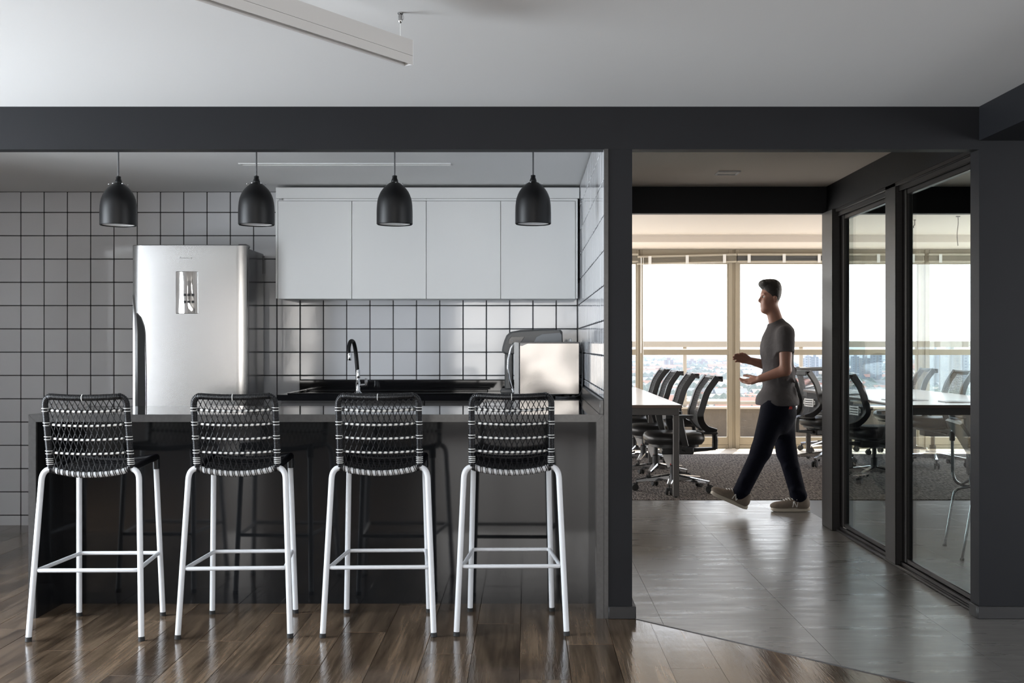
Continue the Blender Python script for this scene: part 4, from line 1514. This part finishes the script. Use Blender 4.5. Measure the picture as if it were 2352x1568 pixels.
# ------------------------------------------------------------------ visitor chair behind the glass wall
vc = thing('visitor_chair', (2.78, 6.62, 0), label='chrome framed visitor chair with grey shell just behind the near glass pane', cat='chair')
bp_ = smooth([(2.512, .772), (2.56, .70), (2.62, .60), (2.665, .52), (2.70, .47)], 4)
obj('backrest', MB().strip([(p.x, 6.62, p.y) for p in bp_], .40, .020, side=(0, 1, 0)), M['blue_grey'], vc)
spn = smooth([(2.72, .452), (2.80, .440), (2.95, .446), (3.08, .452), (3.13, .440)], 4)
obj('seat', MB().strip([(p.x, 6.62, p.y) for p in spn], .42, .026, side=(0, 1, 0)), M['blue_grey'], vc)
for y in (6.39, 6.85):
    fr_ = MB().tube(fillet([(2.552, y, .66), (2.556, y, .37), (3.06, y, .37), (3.09, y, .64), (2.80, y, .655)], .085, 8), .0095, 10)
    fr_.tube([(2.60, y, .372), (2.66, 6.62 + (y - 6.62) * .6, .430)], .008, 8)
    obj('side_frame', fr_, M['chrome'], vc)
    obj('leg', MB().tube(fillet([(2.66, y, .365), (2.565, y, .345), (2.508, y, .008)], .035, 6), .0085, 10), M['chrome'], vc)
    obj('leg', MB().tube(fillet([(2.98, y, .365), (3.07, y, .345), (3.13, y, .008)], .035, 6), .0085, 10), M['chrome'], vc)
    obj('armrest', MB().box(2.80, 3.06, y - .024, y + .024, .652, .674, .008), M['chair_black'], vc)
    obj('grip', MB().lathe([(.012, .640), (.017, .645), (.017, .690), (.010, .698)], 12, (2.552, y, 0)), M['chair_black'], vc)
    for x in (2.508, 3.13):
        obj('glide', MB().lathe([(.013, .0), (.012, .012)], 10, (x, y, 0)), M['rubber'], vc)


vc.rotation_euler = (0, 0, -.15)

# ------------------------------------------------------------------ walking man
class Field:
    """Smooth union of soft bodies on a grid, turned into one continuous mesh."""

    def __init__(self, lo, hi, h):
        self.lo, self.h = np.array(lo, float), h
        self.n = np.ceil((np.array(hi) - self.lo) / h).astype(int) + 1
        self.D = np.full(self.n, 9.0, np.float32)

    def _sub(self, a, b):
        i0 = np.maximum(np.floor((np.minimum(a, b) - self.lo) / self.h).astype(int), 0)
        i1 = np.minimum(np.ceil((np.maximum(a, b) - self.lo) / self.h).astype(int) + 1, self.n)
        if np.any(i1 <= i0): return None
        g = np.meshgrid(*[self.lo[k] + self.h * np.arange(i0[k], i1[k]) for k in range(3)], indexing='ij')
        return tuple(slice(i0[k], i1[k]) for k in range(3)), g

    def _merge(self, sl, d, k, sub=False):
        A = self.D[sl]
        d = d.astype(np.float32)
        if sub:
            d = -d
            hh = np.maximum(k - np.abs(A - d), 0) / k
            self.D[sl] = np.maximum(A, d) + hh * hh * k / 4
        else:
            hh = np.maximum(k - np.abs(A - d), 0) / k
            self.D[sl] = np.minimum(A, d) - hh * hh * k / 4

    def cap(self, a, b, ra, rb, k=.03, cut=None):
        a, b = np.array(a, float), np.array(b, float)
        m = max(ra, rb) + k + .02
        r = self._sub(np.minimum(a, b) - m, np.maximum(a, b) + m)
        if r is None: return self
        sl, (X, Y, Z) = r
        ab = b - a
        t = np.clip(((X - a[0]) * ab[0] + (Y - a[1]) * ab[1] + (Z - a[2]) * ab[2]) / max(ab @ ab, 1e-9), 0, 1)
        d = np.sqrt((X - a[0] - ab[0] * t) ** 2 + (Y - a[1] - ab[1] * t) ** 2 + (Z - a[2] - ab[2] * t) ** 2) - (ra + (rb - ra) * t)
        if cut is not None:
            p, n_ = cut
            d = np.maximum(d, (X - p[0]) * n_[0] + (Y - p[1]) * n_[1] + (Z - p[2]) * n_[2])
        self._merge(sl, d, k)
        return self

    def ell(self, c, r, k=.03, sub=False):
        c, r = np.array(c, float), np.array(r, float)
        q = self._sub(c - r - k - .02, c + r + k + .02)
        if q is None: return self
        sl, (X, Y, Z) = q
        k0 = np.sqrt(((X - c[0]) / r[0]) ** 2 + ((Y - c[1]) / r[1]) ** 2 + ((Z - c[2]) / r[2]) ** 2)
        k1 = np.sqrt(((X - c[0]) / r[0] ** 2) ** 2 + ((Y - c[1]) / r[1] ** 2) ** 2 + ((Z - c[2]) / r[2] ** 2) ** 2)
        self._merge(sl, k0 * (k0 - 1) / np.maximum(k1, 1e-6), k, sub)
        return self

    def plane(self, p, n_):
        """Keep the side of the plane that n points away from."""
        X, Y, Z = np.meshgrid(*[self.lo[k] + self.h * np.arange(self.n[k]) for k in range(3)], indexing='ij')
        self.D = np.maximum(self.D, ((X - p[0]) * n_[0] + (Y - p[1]) * n_[1] + (Z - p[2]) * n_[2]).astype(np.float32))
        return self

    def mesh(self, name, m_, parent):
        D = self.D
        S = D < 0
        cr = [(i, j, k) for i in (0, 1) for j in (0, 1) for k in (0, 1)]
        sh = tuple(np.array(D.shape) - 1)
        cs = lambda c, A: A[c[0]:c[0] + sh[0], c[1]:c[1] + sh[1], c[2]:c[2] + sh[2]]
        cnt = sum(cs(c, S).astype(np.int8) for c in cr)
        act = np.argwhere((cnt > 0) & (cnt < 8))
        idx = np.full(sh, -1, np.int64)
        idx[tuple(act.T)] = np.arange(len(act))
        acc, num = np.zeros((len(act), 3)), np.zeros(len(act))
        for a in cr:
            for ax in range(3):
                if a[ax]: continue
                b = list(a)
                b[ax] = 1
                pa, pb = act + np.array(a), act + np.array(b)
                da, db = D[tuple(pa.T)], D[tuple(pb.T)]
                x = (da < 0) != (db < 0)
                t = np.where(x, da / np.where(x, da - db, 1), 0)
                p = pa.astype(float)
                p[:, ax] += t
                acc += p * x[:, None]
                num += x
        V = self.lo + self.h * acc / num[:, None]
        Fs = []
        for ax in range(3):
            o1, o2 = [(1, 2), (2, 0), (0, 1)][ax]
            s0 = [slice(None)] * 3
            s1 = [slice(None)] * 3
            s0[ax], s1[ax] = slice(0, -1), slice(1, None)
            e = np.argwhere(S[tuple(s0)] != S[tuple(s1)])
            ok = (e[:, o1] > 0) & (e[:, o2] > 0) & (e[:, o1] < D.shape[o1] - 1) & (e[:, o2] < D.shape[o2] - 1)
            e = e[ok]
            q = []
            for (u, v) in ((-1, -1), (0, -1), (0, 0), (-1, 0)):
                c = e.copy()
                c[:, o1] += u
                c[:, o2] += v
                q.append(idx[tuple(c.T)])
            q = np.stack(q, 1)
            fl = ~S[tuple(e.T)]
            q[fl] = q[fl][:, ::-1]
            Fs.append(q)
        Fq = np.concatenate(Fs)
        me = bpy.data.meshes.new(name)
        me.from_pydata(V.tolist(), [], Fq.tolist())
        me.materials.append(m_)
        me.shade_smooth()
        o = bpy.data.objects.new(name, me)
        C.objects.link(o)
        o.parent = parent
        return o


PX, PYM = 1.835, 8.24
U = PYM / F
man = thing('person', (PX, PYM, 0), label='dark haired man in grey t-shirt and navy jeans striding past the meeting tables', cat='person')
l = lambda px, py, y=0.0: ((px - 1788) * U, y, (1178 - py) * U)
v_ = lambda a: np.array(a, float)
Bd = Field((-.38, -.34, -.01), (.32, .34, 1.74), .0055)
# trunk and neck
Bd.ell(l(1786, 805), (.100, .160, .17), .05).ell(l(1788, 872), (.090, .145, .14), .06).ell(l(1788, 912), (.095, .145, .08), .05)
Bd.cap(l(1772, 702), l(1785, 748), .045, .055, .04).ell(l(1796, 760), (.055, .15, .04), .05)
# head
Bd.ell(l(1771, 675), (.070, .072, .086), .02).ell(l(1763, 699), (.050, .056, .056), .035).ell(l(1755.5, 713), (.024, .030, .020), .025)
Bd.ell(l(1752.5, 676), (.012, .050, .010), .018)
Bd.cap(l(1750.5, 679), l(1744.8, 690.5), .0085, .0125, .010).ell(l(1747.5, 692.5, -.009), (.009, .008, .007), .008).ell(l(1747.5, 692.5, .009), (.009, .008, .007), .008)
Bd.ell(l(1749.3, 700.2), (.0085, .021, .005), .006).ell(l(1750, 704.4), (.0085, .018, .0055), .006)
for s in (-1, 1):
    Bd.ell(l(1752, 682.3, s * .031), (.012, .015, .010), .010, sub=True)
    Bd.ell(l(1757, 692, s * .040), (.020, .018, .020), .03)
    Bd.ell(l(1776, 688, s * .076), (.014, .008, .025), .010).ell(l(1774.5, 688, s * .084), (.007, .005, .015), .008, sub=True)


def hand(Wp, d, n_, s_, sc=1.0, curl=.35):
    """Palm, four fingers, thumb. d: along the forearm, n_: out of the palm, s_: towards the thumb side."""
    Wp, d, n_, s_ = v_(Wp), v_(d) / np.linalg.norm(d), v_(n_) / np.linalg.norm(n_), v_(s_) / np.linalg.norm(s_)
    offs = (.030, .010, -.010, -.029)
    L_ = ((.042, .024, .019), (.047, .028, .020), (.044, .026, .019), (.034, .019, .017))
    for o_, ln in zip(offs, L_):
        a = Wp + d * .012 + s_ * o_ * .6
        kn = Wp + d * (.088 - abs(o_ + .008) * .25) * sc + s_ * o_
        Bd.cap(a, kn, .0135, .0115, .010)
        p, ang = kn, curl * .6
        for i, q in enumerate(ln):
            dd = d * math.cos(ang) + n_ * math.sin(ang)
            e = p + dd * q * sc
            Bd.cap(p, e, .0095 - .0008 * i, .0088 - .0010 * i, .0035)
            p, ang = e, ang + curl
    a = Wp + d * .022 + s_ * .024
    b = Wp + d * .055 + s_ * .050 + n_ * .012
    c = Wp + d * .082 + s_ * .058 + n_ * .022
    e = Wp + d * .106 + s_ * .056 + n_ * .030
    Bd.cap(a, b, .0135, .0115, .010).cap(b, c, .0105, .0100, .004).cap(c, e, .0098, .0080, .004)


# near (left) arm, bent, hand low in front; far (right) arm reaching forward
sh, el, wr = l(1791, 770, -.185), l(1788, 848, -.225), l(1738, 868, -.135)
Bd.cap(sh, el, .050, .040, .03).cap(el, wr, .041, .027, .015)
hand(wr, v_(wr) - v_(el) + v_((0, .02, .01)), (0, .5, .9), (-.2, .85, .35), .95, .30)
sh2, el2, wr2 = l(1791, 770, .185), l(1787, 843, .225), l(1733, 829, .150)
Bd.cap(sh2, el2, .050, .040, .03).cap(el2, wr2, .041, .027, .015)
hand(wr2, v_(wr2) - v_(el2), (.1, -.75, -.65), (-.1, -.55, .8), .95, .25)
# legs
hipN, knN, anN = l(1780, 908, -.085), l(1742, 1032, -.095), l(1693, 1133, -.09)
hipF, knF, anF = l(1794, 908, .085), l(1813, 1040, .09), l(1842, 1146, .085)
for (a, b, c) in ((hipN, knN, anN), (hipF, knF, anF)):
    Bd.cap(v_(a) + v_((0, 0, -.06)), b, .070, .052, .03).cap(b, c, .050, .036, .02)
Bd.cap(anN, v_(anN) + v_((-.02, 0, -.03)), .034, .026, .02).cap(anF, v_(anF) + v_((-.06, 0, -.06)), .036, .03, .02)
Bd.mesh('body', M['skin'], man)
for s in (-1, 1):
    e_ = l(1753.6, 682.3, s * .031)
    obj('eye', MB().lathe([(.0001, -.0105), (.006, -.009), (.0098, -.004), (.0105, 0), (.0098, .004), (.006, .009), (.0001, .0105)], 12, e_), M['white_plastic'], man, local=True)
    obj('iris', MB().lathe([(.0045, -.0112), (.0045, -.009)], 10, e_, axis='x'), M['hair'], man, local=True)
    obj('eyebrow', MB().strip([l(1749.6, 675.5, s * .014), l(1750.5, 674.3, s * .030), l(1754, 675.6, s * .050)], .006, .006, side=(0, 0, 1)), M['hair'], man, local=True)
# hair: short sides, swept-up front
H_ = Field((-.20, -.12, 1.48), (.08, .12, 1.74), .004)
H_.ell(l(1772, 667), (.070, .0765, .074), .02).ell(l(1777, 678), (.045, .073, .058), .03)
H_.ell(l(1765, 652), (.064, .062, .034), .03).ell(l(1753, 652), (.032, .052, .024), .02).ell(l(1781, 659), (.034, .06, .04), .03)
for i in range(46):
    a, b = random.uniform(-.055, .045), random.uniform(-.05, .05)
    base = v_(l(1770, 650)) + v_((a, b, -.9 * (a * a + b * b) / .08 * .03))
    H_.cap(base, base + v_((-.016 + random.uniform(-.012, .012), random.uniform(-.012, .012), .018)), .011, .004, .010)
H_.ell(l(1756, 690), (.034, .09, .044), .02, sub=True)
H_.ell(l(1752, 676), (.022, .058, .030), .02, sub=True)
for s in (-1, 1):
    H_.ell(l(1775, 689, s * .08), (.020, .02, .026), .012, sub=True)
H_.plane(l(1775, 694), (0, 0, -1))
H_.mesh('hair', M['hair'], man)
# t-shirt
T_ = Field((-.26, -.34, .70), (.28, .34, 1.46), .006)
T_.ell(l(1784.5, 803), (.119, .178, .170), .05).ell(l(1789, 868), (.114, .170, .150), .07).ell(l(1785, 922), (.154, .202, .115), .06).ell(l(1794, 757), (.06, .13, .045), .05)
T_.ell(l(1795, 772), (.070, .165, .075), .05).cap(l(1783, 744), l(1789, 765), .060, .10, .05)
for (a, b) in ((sh, el), (sh2, el2)):
    a, b = v_(a), v_(b)
    t = (b - a) / np.linalg.norm(b - a)
    e = a + t * .125
    T_.cap(a - t * .005, a + t * .21, .062, .061, .06, cut=(e, t))
for i in range(14):
    z = random.uniform(.80, 1.20)
    an = random.uniform(0, 2 * PI)
    c = v_((.115 * math.cos(an), .165 * math.sin(an), z))
    T_.cap(c, c + v_((random.uniform(-.03, .03), random.uniform(-.05, .05), random.uniform(-.08, .08))), .012, .006, .025)
T_.plane(l(1785, 929.5), (0, 0, -1))
T_.plane(l(1780, 737), (-.42, 0, .9))
T_.mesh('t_shirt', M['shirt'], man)
for k in range(3):
    p = l(1765 - 5 * k, 752 + 10 * k)
    obj('button', MB().lathe([(.005, -.002), (.005, .002)], 8, (p[0] - .006, 0, p[2]), axis='x'), M['white_plastic'], man, local=True)
# trousers
J_ = Field((-.36, -.26, .03), (.30, .26, .86), .006)
J_.ell(l(1787, 926), (.116, .148, .065), .05).ell(l(1790, 950), (.120, .155, .085), .06).ell(l(1789, 972), (.088, .125, .085), .05)
for (a, b, c) in ((hipN, knN, anN), (hipF, knF, anF)):
    a, b, c = v_(a), v_(b), v_(c)
    J_.cap(a + v_((0, 0, -.04)), b, .108, .072, .05).cap(b, c + (c - b) * .0, .068, .058, .03)
    for k in range(5):
        q = b + (c - b) * random.uniform(-.1, .95)
        s1 = random.choice((-1, 1))
        J_.cap(q + v_((-.035, s1 * .045, random.uniform(-.02, .02))), q + v_((.035, s1 * .045, random.uniform(-.03, .02))), .014, .008, .03)
    J_.ell(c + (c - b) / np.linalg.norm(c - b) * -.02, (.058, .060, .03), .02)
J_.plane(l(1787, 916), (0, 0, 1))
J_.mesh('jeans', M['denim'], man)
obj('waistband_label', MB().box(.02, .06, -.172, -.168, .765, .785), M['red'], man, local=True)


def shoe(toe_x, heel_x, tilt, pivot, yy):
    """Low trainer pointing to -x, built flat and turned about its heel."""
    ln = heel_x - toe_x
    S_ = Field((-ln - .03, -.08, -.005), (.05, .08, .16), .004)
    S_.ell((-.05, 0, .055), (.058, .040, .055), .03).ell((-.11, 0, .055), (.075, .041, .045), .04).ell((-.20, 0, .040), (.085, .046, .034), .04)
    S_.cap((-.055, 0, .06), (-.05, 0, .105), .046, .044, .03)
    S_.plane((0, 0, .022), (0, 0, -1))
    S_.plane((-.05, 0, .118), (0.12, 0, 1))
    up = S_.mesh('trainer', M['shoe'], man)
    so = MB()
    ring = []
    for z, g in ((0, .0), (.006, .004), (.024, .002), (.028, -.003)):
        ring.append([(-(ln / 2) + (ln / 2 + g) * math.copysign(abs(math.cos(t)) ** .8, math.cos(t)) + .008, (.040 + .006 * math.cos(t + PI) + g) * math.copysign(abs(math.sin(t)) ** .75, math.sin(t)),
                      z + .010 * max(0, -math.cos(t) - .75) * 4 * .6 + .006 * max(0, math.cos(t) - .7) * 3) for t in [2 * PI * i / 32 for i in range(32)]])
    so.loft(ring)
    sole = obj('sole', so, M['sole'], up, local=True)
    lc = MB()
    for k in range(5):
        x, z = -.105 - .018 * k, .1065 - .0065 * k
        lc.tube([(x, -.030, z - .012), (x - .006, -.012, z + .003), (x - .008, .012, z + .003), (x, .030, z - .012)], .0028, 6)
    lc.tube([(-.10, -.01, .105), (-.085, -.035, .110), (-.10, -.052, .088)], .0022, 5)
    obj('laces', lc, M['white_rope'], up, local=True)
    mark = MB()
    for (a, b) in (((-.128, .036), (-.118, .076)), ((-.118, .076), (-.098, .036)), ((-.098, .036), (-.088, .076))):
        mark.bar((a[0], -.0455, a[1]), (b[0], -.0425, b[1]), .006, .010, up=(0, 1, 0))
    obj('side_mark', mark, M['white_rope'], up, local=True)
    up.location = pivot
    up.rotation_euler = (0, tilt, 0)


shoe(1778, 1866, 0, (l(1866, 0)[0] - .004, .085, .0015), 0) if False else None
ln_ = 89 * U


def put_shoe(px, py, yy, tilt):
    p = l(px, py)
    shoe(0, ln_, tilt, (p[0], yy, p[2]), 0)


put_shoe(1864, 1177.5, .085, 0.0)
put_shoe(1706, 1166, -.09, .42)

hc = thing('hanging_cable', at(2198, 520, 10.6), label='thin dark cable drooping from the meeting room ceiling, seen through the near glass pane', cat='cable')
hx = hc.location.x
obj('cable', MB().tube(smooth([(hx + .01, 10.6, 2.428), (hx + .004, 10.58, 2.36), (hx - .012, 10.56, 2.28), (hx - .016, 10.55, 2.21), (hx - .006, 10.56, 2.15)], 5), .004, 6), M['cord'], hc)
obj('ceiling_plate', MB().lathe([(.02, 2.422), (.02, 2.4298)], 14, (hx + .01, 10.6, 0)), M['cord'], hc)
wh = at(2101, 530, 10.9)
wk = thing('ceiling_hook', (wh.x, 10.9, 2.38), label='small dark ceiling hook with a thin wire above the right meeting table', cat='hook')
obj('hook', MB().lathe([(.012, 2.422), (.012, 2.4298)], 10, (wh.x, 10.9, 0)).tube([(wh.x, 10.9, 2.424), (wh.x, 10.9, 2.38), (wh.x - .012, 10.9, 2.368), (wh.x - .012, 10.9, 2.35)], .005, 6), M['cord'], wk)
obj('wire', MB().tube([(wh.x - .012, 10.9, 2.35), (wh.x - .02, 10.9, 2.18)], .0016, 5), M['white_rope'], wk)
# ------------------------------------------------------------------ city beyond the windows
G0 = -46.0


def cmat(name, col):
    return mat(name, col, .9, spec=.1)


cm = [cmat('roof_clay', (.17, .068, .043)), cmat('plaster_white', (.30, .29, .27)), cmat('plaster_beige', (.20, .165, .13)), cmat('roof_grey', (.11, .11, .11))]
gr = MB()
gn = 40
vs, fs = [], []
for j in range(gn + 1):
    for i in range(gn + 1):
        y = 300 + (j / gn) ** 2 * 13700
        x = (-1 + 2 * i / gn) * (400 + y * .75)
        z = G0 + (0 if y < 1500 else 16 * math.sin(x * .0011 + y * .0007) * min(1, (y - 1500) / 2500)) + max(0, (y - 5500) / 8500) * 46
        vs.append((x, y, z))
for j in range(gn):
    for i in range(gn):
        a = j * (gn + 1) + i
        fs.append([a, a + 1, a + gn + 2, a + gn + 1])
obj('ground', gr.add(vs, fs), mat('suburb_ground', (.04, .045, .03), .95, noise=(.02, .4)), kind='structure', fixn=False)


def gz(x, y):
    return G0 + (0 if y < 1500 else 16 * math.sin(x * .0011 + y * .0007) * min(1, (y - 1500) / 2500)) + max(0, (y - 5500) / 8500) * 46


tw = [  # left px, right px, top py, distance, colour, label
    (1527, 1547, 826, 2100, 2, 'rose coloured apartment tower seen through the window left of the thin balcony post'),
    (1582, 1599, 828, 2250, 2, 'rose apartment tower seen just right of the thin balcony post'),
    (1607, 1626, 829, 2200, 2, 'stepped rose apartment block seen above the nearest left-table chair'),
    (1838, 1849, 822, 1700, 1, 'slim beige tower seen right behind the walking man'),
    (1850, 1864, 817, 1500, 0, 'white tower seen between the man and the steel post'),
    (1865, 1880, 819, 1450, 3, 'dark grey tower seen close to the steel post'),
    (1882, 1899, 824, 1900, 0, 'pale tower partly covered by the steel post'),
    (1922, 1945, 812, 1500, 1, 'beige tower seen along the left edge of the far glass pane'),
    (1958, 1974, 818, 1650, 0, 'slim white tower seen above the far glass pane chair'),
    (1978, 2000, 822, 1500, 1, 'beige tower seen in the middle of the far glass pane'),
    (2004, 2026, 815, 1350, 0, 'broad white tower seen at the right of the far glass pane'),
    (2070, 2092, 820, 1500, 3, 'grey tower seen at the left of the near glass pane'),
    (2128, 2166, 803, 1100, 0, 'tall white apartment tower seen behind the near glass pane, left of the two chair backs'),
    (2168, 2206, 806, 1000, 1, 'tall beige apartment tower seen between the two chair backs'),
    (2214, 2240, 812, 1250, 0, 'white apartment tower at the pillar edge of the near glass pane'),
    (2300, 2330, 806, 1150, 0, 'white apartment tower hidden by the dark pillar'),
]


def near_tower(x, y, m):
    for (a, b, t_, Y, c_, q) in tw:
        xa, xb = (a - VX) * Y / F, (b - VX) * Y / F
        if xa - m < x < xb + m and Y - m < y < Y + (xb - xa) * .8 + m: return True
    return False


hs = MB()
rd = random.Random(3)
for k in range(4300):
    y = 620 * (7.5 ** rd.random())
    x = y * rd.uniform(-.04, .50)
    w_, d_, h_ = rd.uniform(7, 16), rd.uniform(7, 14), rd.uniform(3, 8)
    if rd.random() < .04: w_, d_, h_ = w_ * 3, d_ * 2, 8
    if near_tower(x, y, 30): continue
    z = gz(x, y) - 1
    c = rd.choice((1, 2, 2, 3, 3))
    b = len(hs.v)
    hs.v += [(x + sx_ * w_ / 2, y + sy_ * d_ / 2, z + zz) for zz in (0, h_ + 1) for (sx_, sy_) in ((-1, -1), (1, -1), (1, 1), (-1, 1))]
    hs.v += [(x - w_ / 2, y, z + h_ + 1 + d_ * .18), (x + w_ / 2, y, z + h_ + 1 + d_ * .18)]
    hs.f += [[b + q for q in f_] for f_ in ([0, 1, 5, 4], [2, 3, 7, 6], [1, 2, 6, 9, 5], [3, 0, 4, 8, 7], [4, 5, 9, 8], [6, 7, 8, 9])]
    rf = rd.choice((0, 0, 2, 1, 3, 3))
    hs.m += [c, c, c, c, rf, rf]
tr = hs
ico = [(0, 0, 1), (.9, 0, .3), (.28, .85, .3), (-.72, .53, .3), (-.72, -.53, .3), (.28, -.85, .3), (.7, .5, -.5), (-.27, .82, -.5), (-.87, 0, -.5), (-.27, -.82, -.5), (.7, -.5, -.5)]
icf = [(0, 1, 2), (0, 2, 3), (0, 3, 4), (0, 4, 5), (0, 5, 1), (1, 6, 2), (2, 7, 3), (3, 8, 4), (4, 9, 5), (5, 10, 1), (2, 6, 7), (3, 7, 8), (4, 8, 9), (5, 9, 10), (1, 10, 6)]
for k in range(6500):
    y = 560 * (7 ** rd.random())
    x = y * rd.uniform(-.04, .50)
    r_ = rd.uniform(4, 8.5)
    if near_tower(x, y, 12): continue
    z = gz(x, y) + r_ * .6
    tr.add([(x + a * r_ * rd.uniform(.8, 1.2), y + b * r_, z + c * r_ * .9) for (a, b, c) in ico], icf, 4)
obj('distant_houses', hs, cm + [mat('far_foliage', (.022, .032, .016), .9)], label='low houses with clay and pale roofs among dark trees across the hazy suburb', cat='houses', kind='stuff', sm=0, fixn=False)

tcol = [cmat('tower_white', (.24, .24, .245)), cmat('tower_beige', (.2, .18, .155)), cmat('tower_rose', (.17, .11, .09)), cmat('tower_grey', (.11, .12, .135))]
twin = mat('tower_window', (.06, .07, .085), .2)
for (a, b, t, Y, c, lab) in tw:
    p, q = at(a, t, Y), at(b, t, Y)
    zb_ = gz(p.x, Y) - 2
    dep = (q.x - p.x) * .8
    bl_ = thing('apartment_tower', ((p.x + q.x) / 2, Y, zb_), label=lab, cat='tower', group='distant apartment towers')
    body = MB().box(p.x, q.x, Y, Y + dep, zb_, p.z)
    body.box(p.x + (q.x - p.x) * .3, p.x + (q.x - p.x) * .7, Y + dep * .3, Y + dep * .7, p.z, p.z + 4)
    obj('tower_block', body, tcol[c], bl_, sm=0)
    wn_ = MB()
    nf = max(4, int((p.z - zb_) / 3.1))
    nc = max(3, int((q.x - p.x) / 4.2))
    for i in range(nf):
        for j in range(nc):
            x = p.x + (q.x - p.x) * (j + .5) / nc
            z = zb_ + (p.z - zb_) * (i + .5) / nf
            wn_.box(x - 1.0, x + 1.0, Y - .15, Y + .1, z - .7, z + .7)
    obj('windows', wn_, twin, bl_, kind='stuff', sm=0, fixn=False)
    obj('balcony', MB().box(p.x + (q.x - p.x) * .42, p.x + (q.x - p.x) * .58, Y - 1.2, Y, zb_ + 3, p.z - 1), tcol[1 if c == 0 else 0], bl_, sm=0)

hz_m = bpy.data.materials.new('haze')
hz_m.use_nodes = True
t = hz_m.node_tree
t.nodes.remove(t.nodes['Principled BSDF'])
vs_ = N(t, 'ShaderNodeVolumeScatter')
vs_.inputs['Color'].default_value = (.28, .325, .385, 1)
vs_.inputs['Density'].default_value = .00036
t.links.new(vs_.outputs[0], t.nodes['Material Output'].inputs['Volume'])
obj('haze', MB().box(-9000, 9000, 80, 13500, -90, 22), hz_m, label='pale daytime haze lying over the distant city', cat='haze', kind='stuff', sm=0)
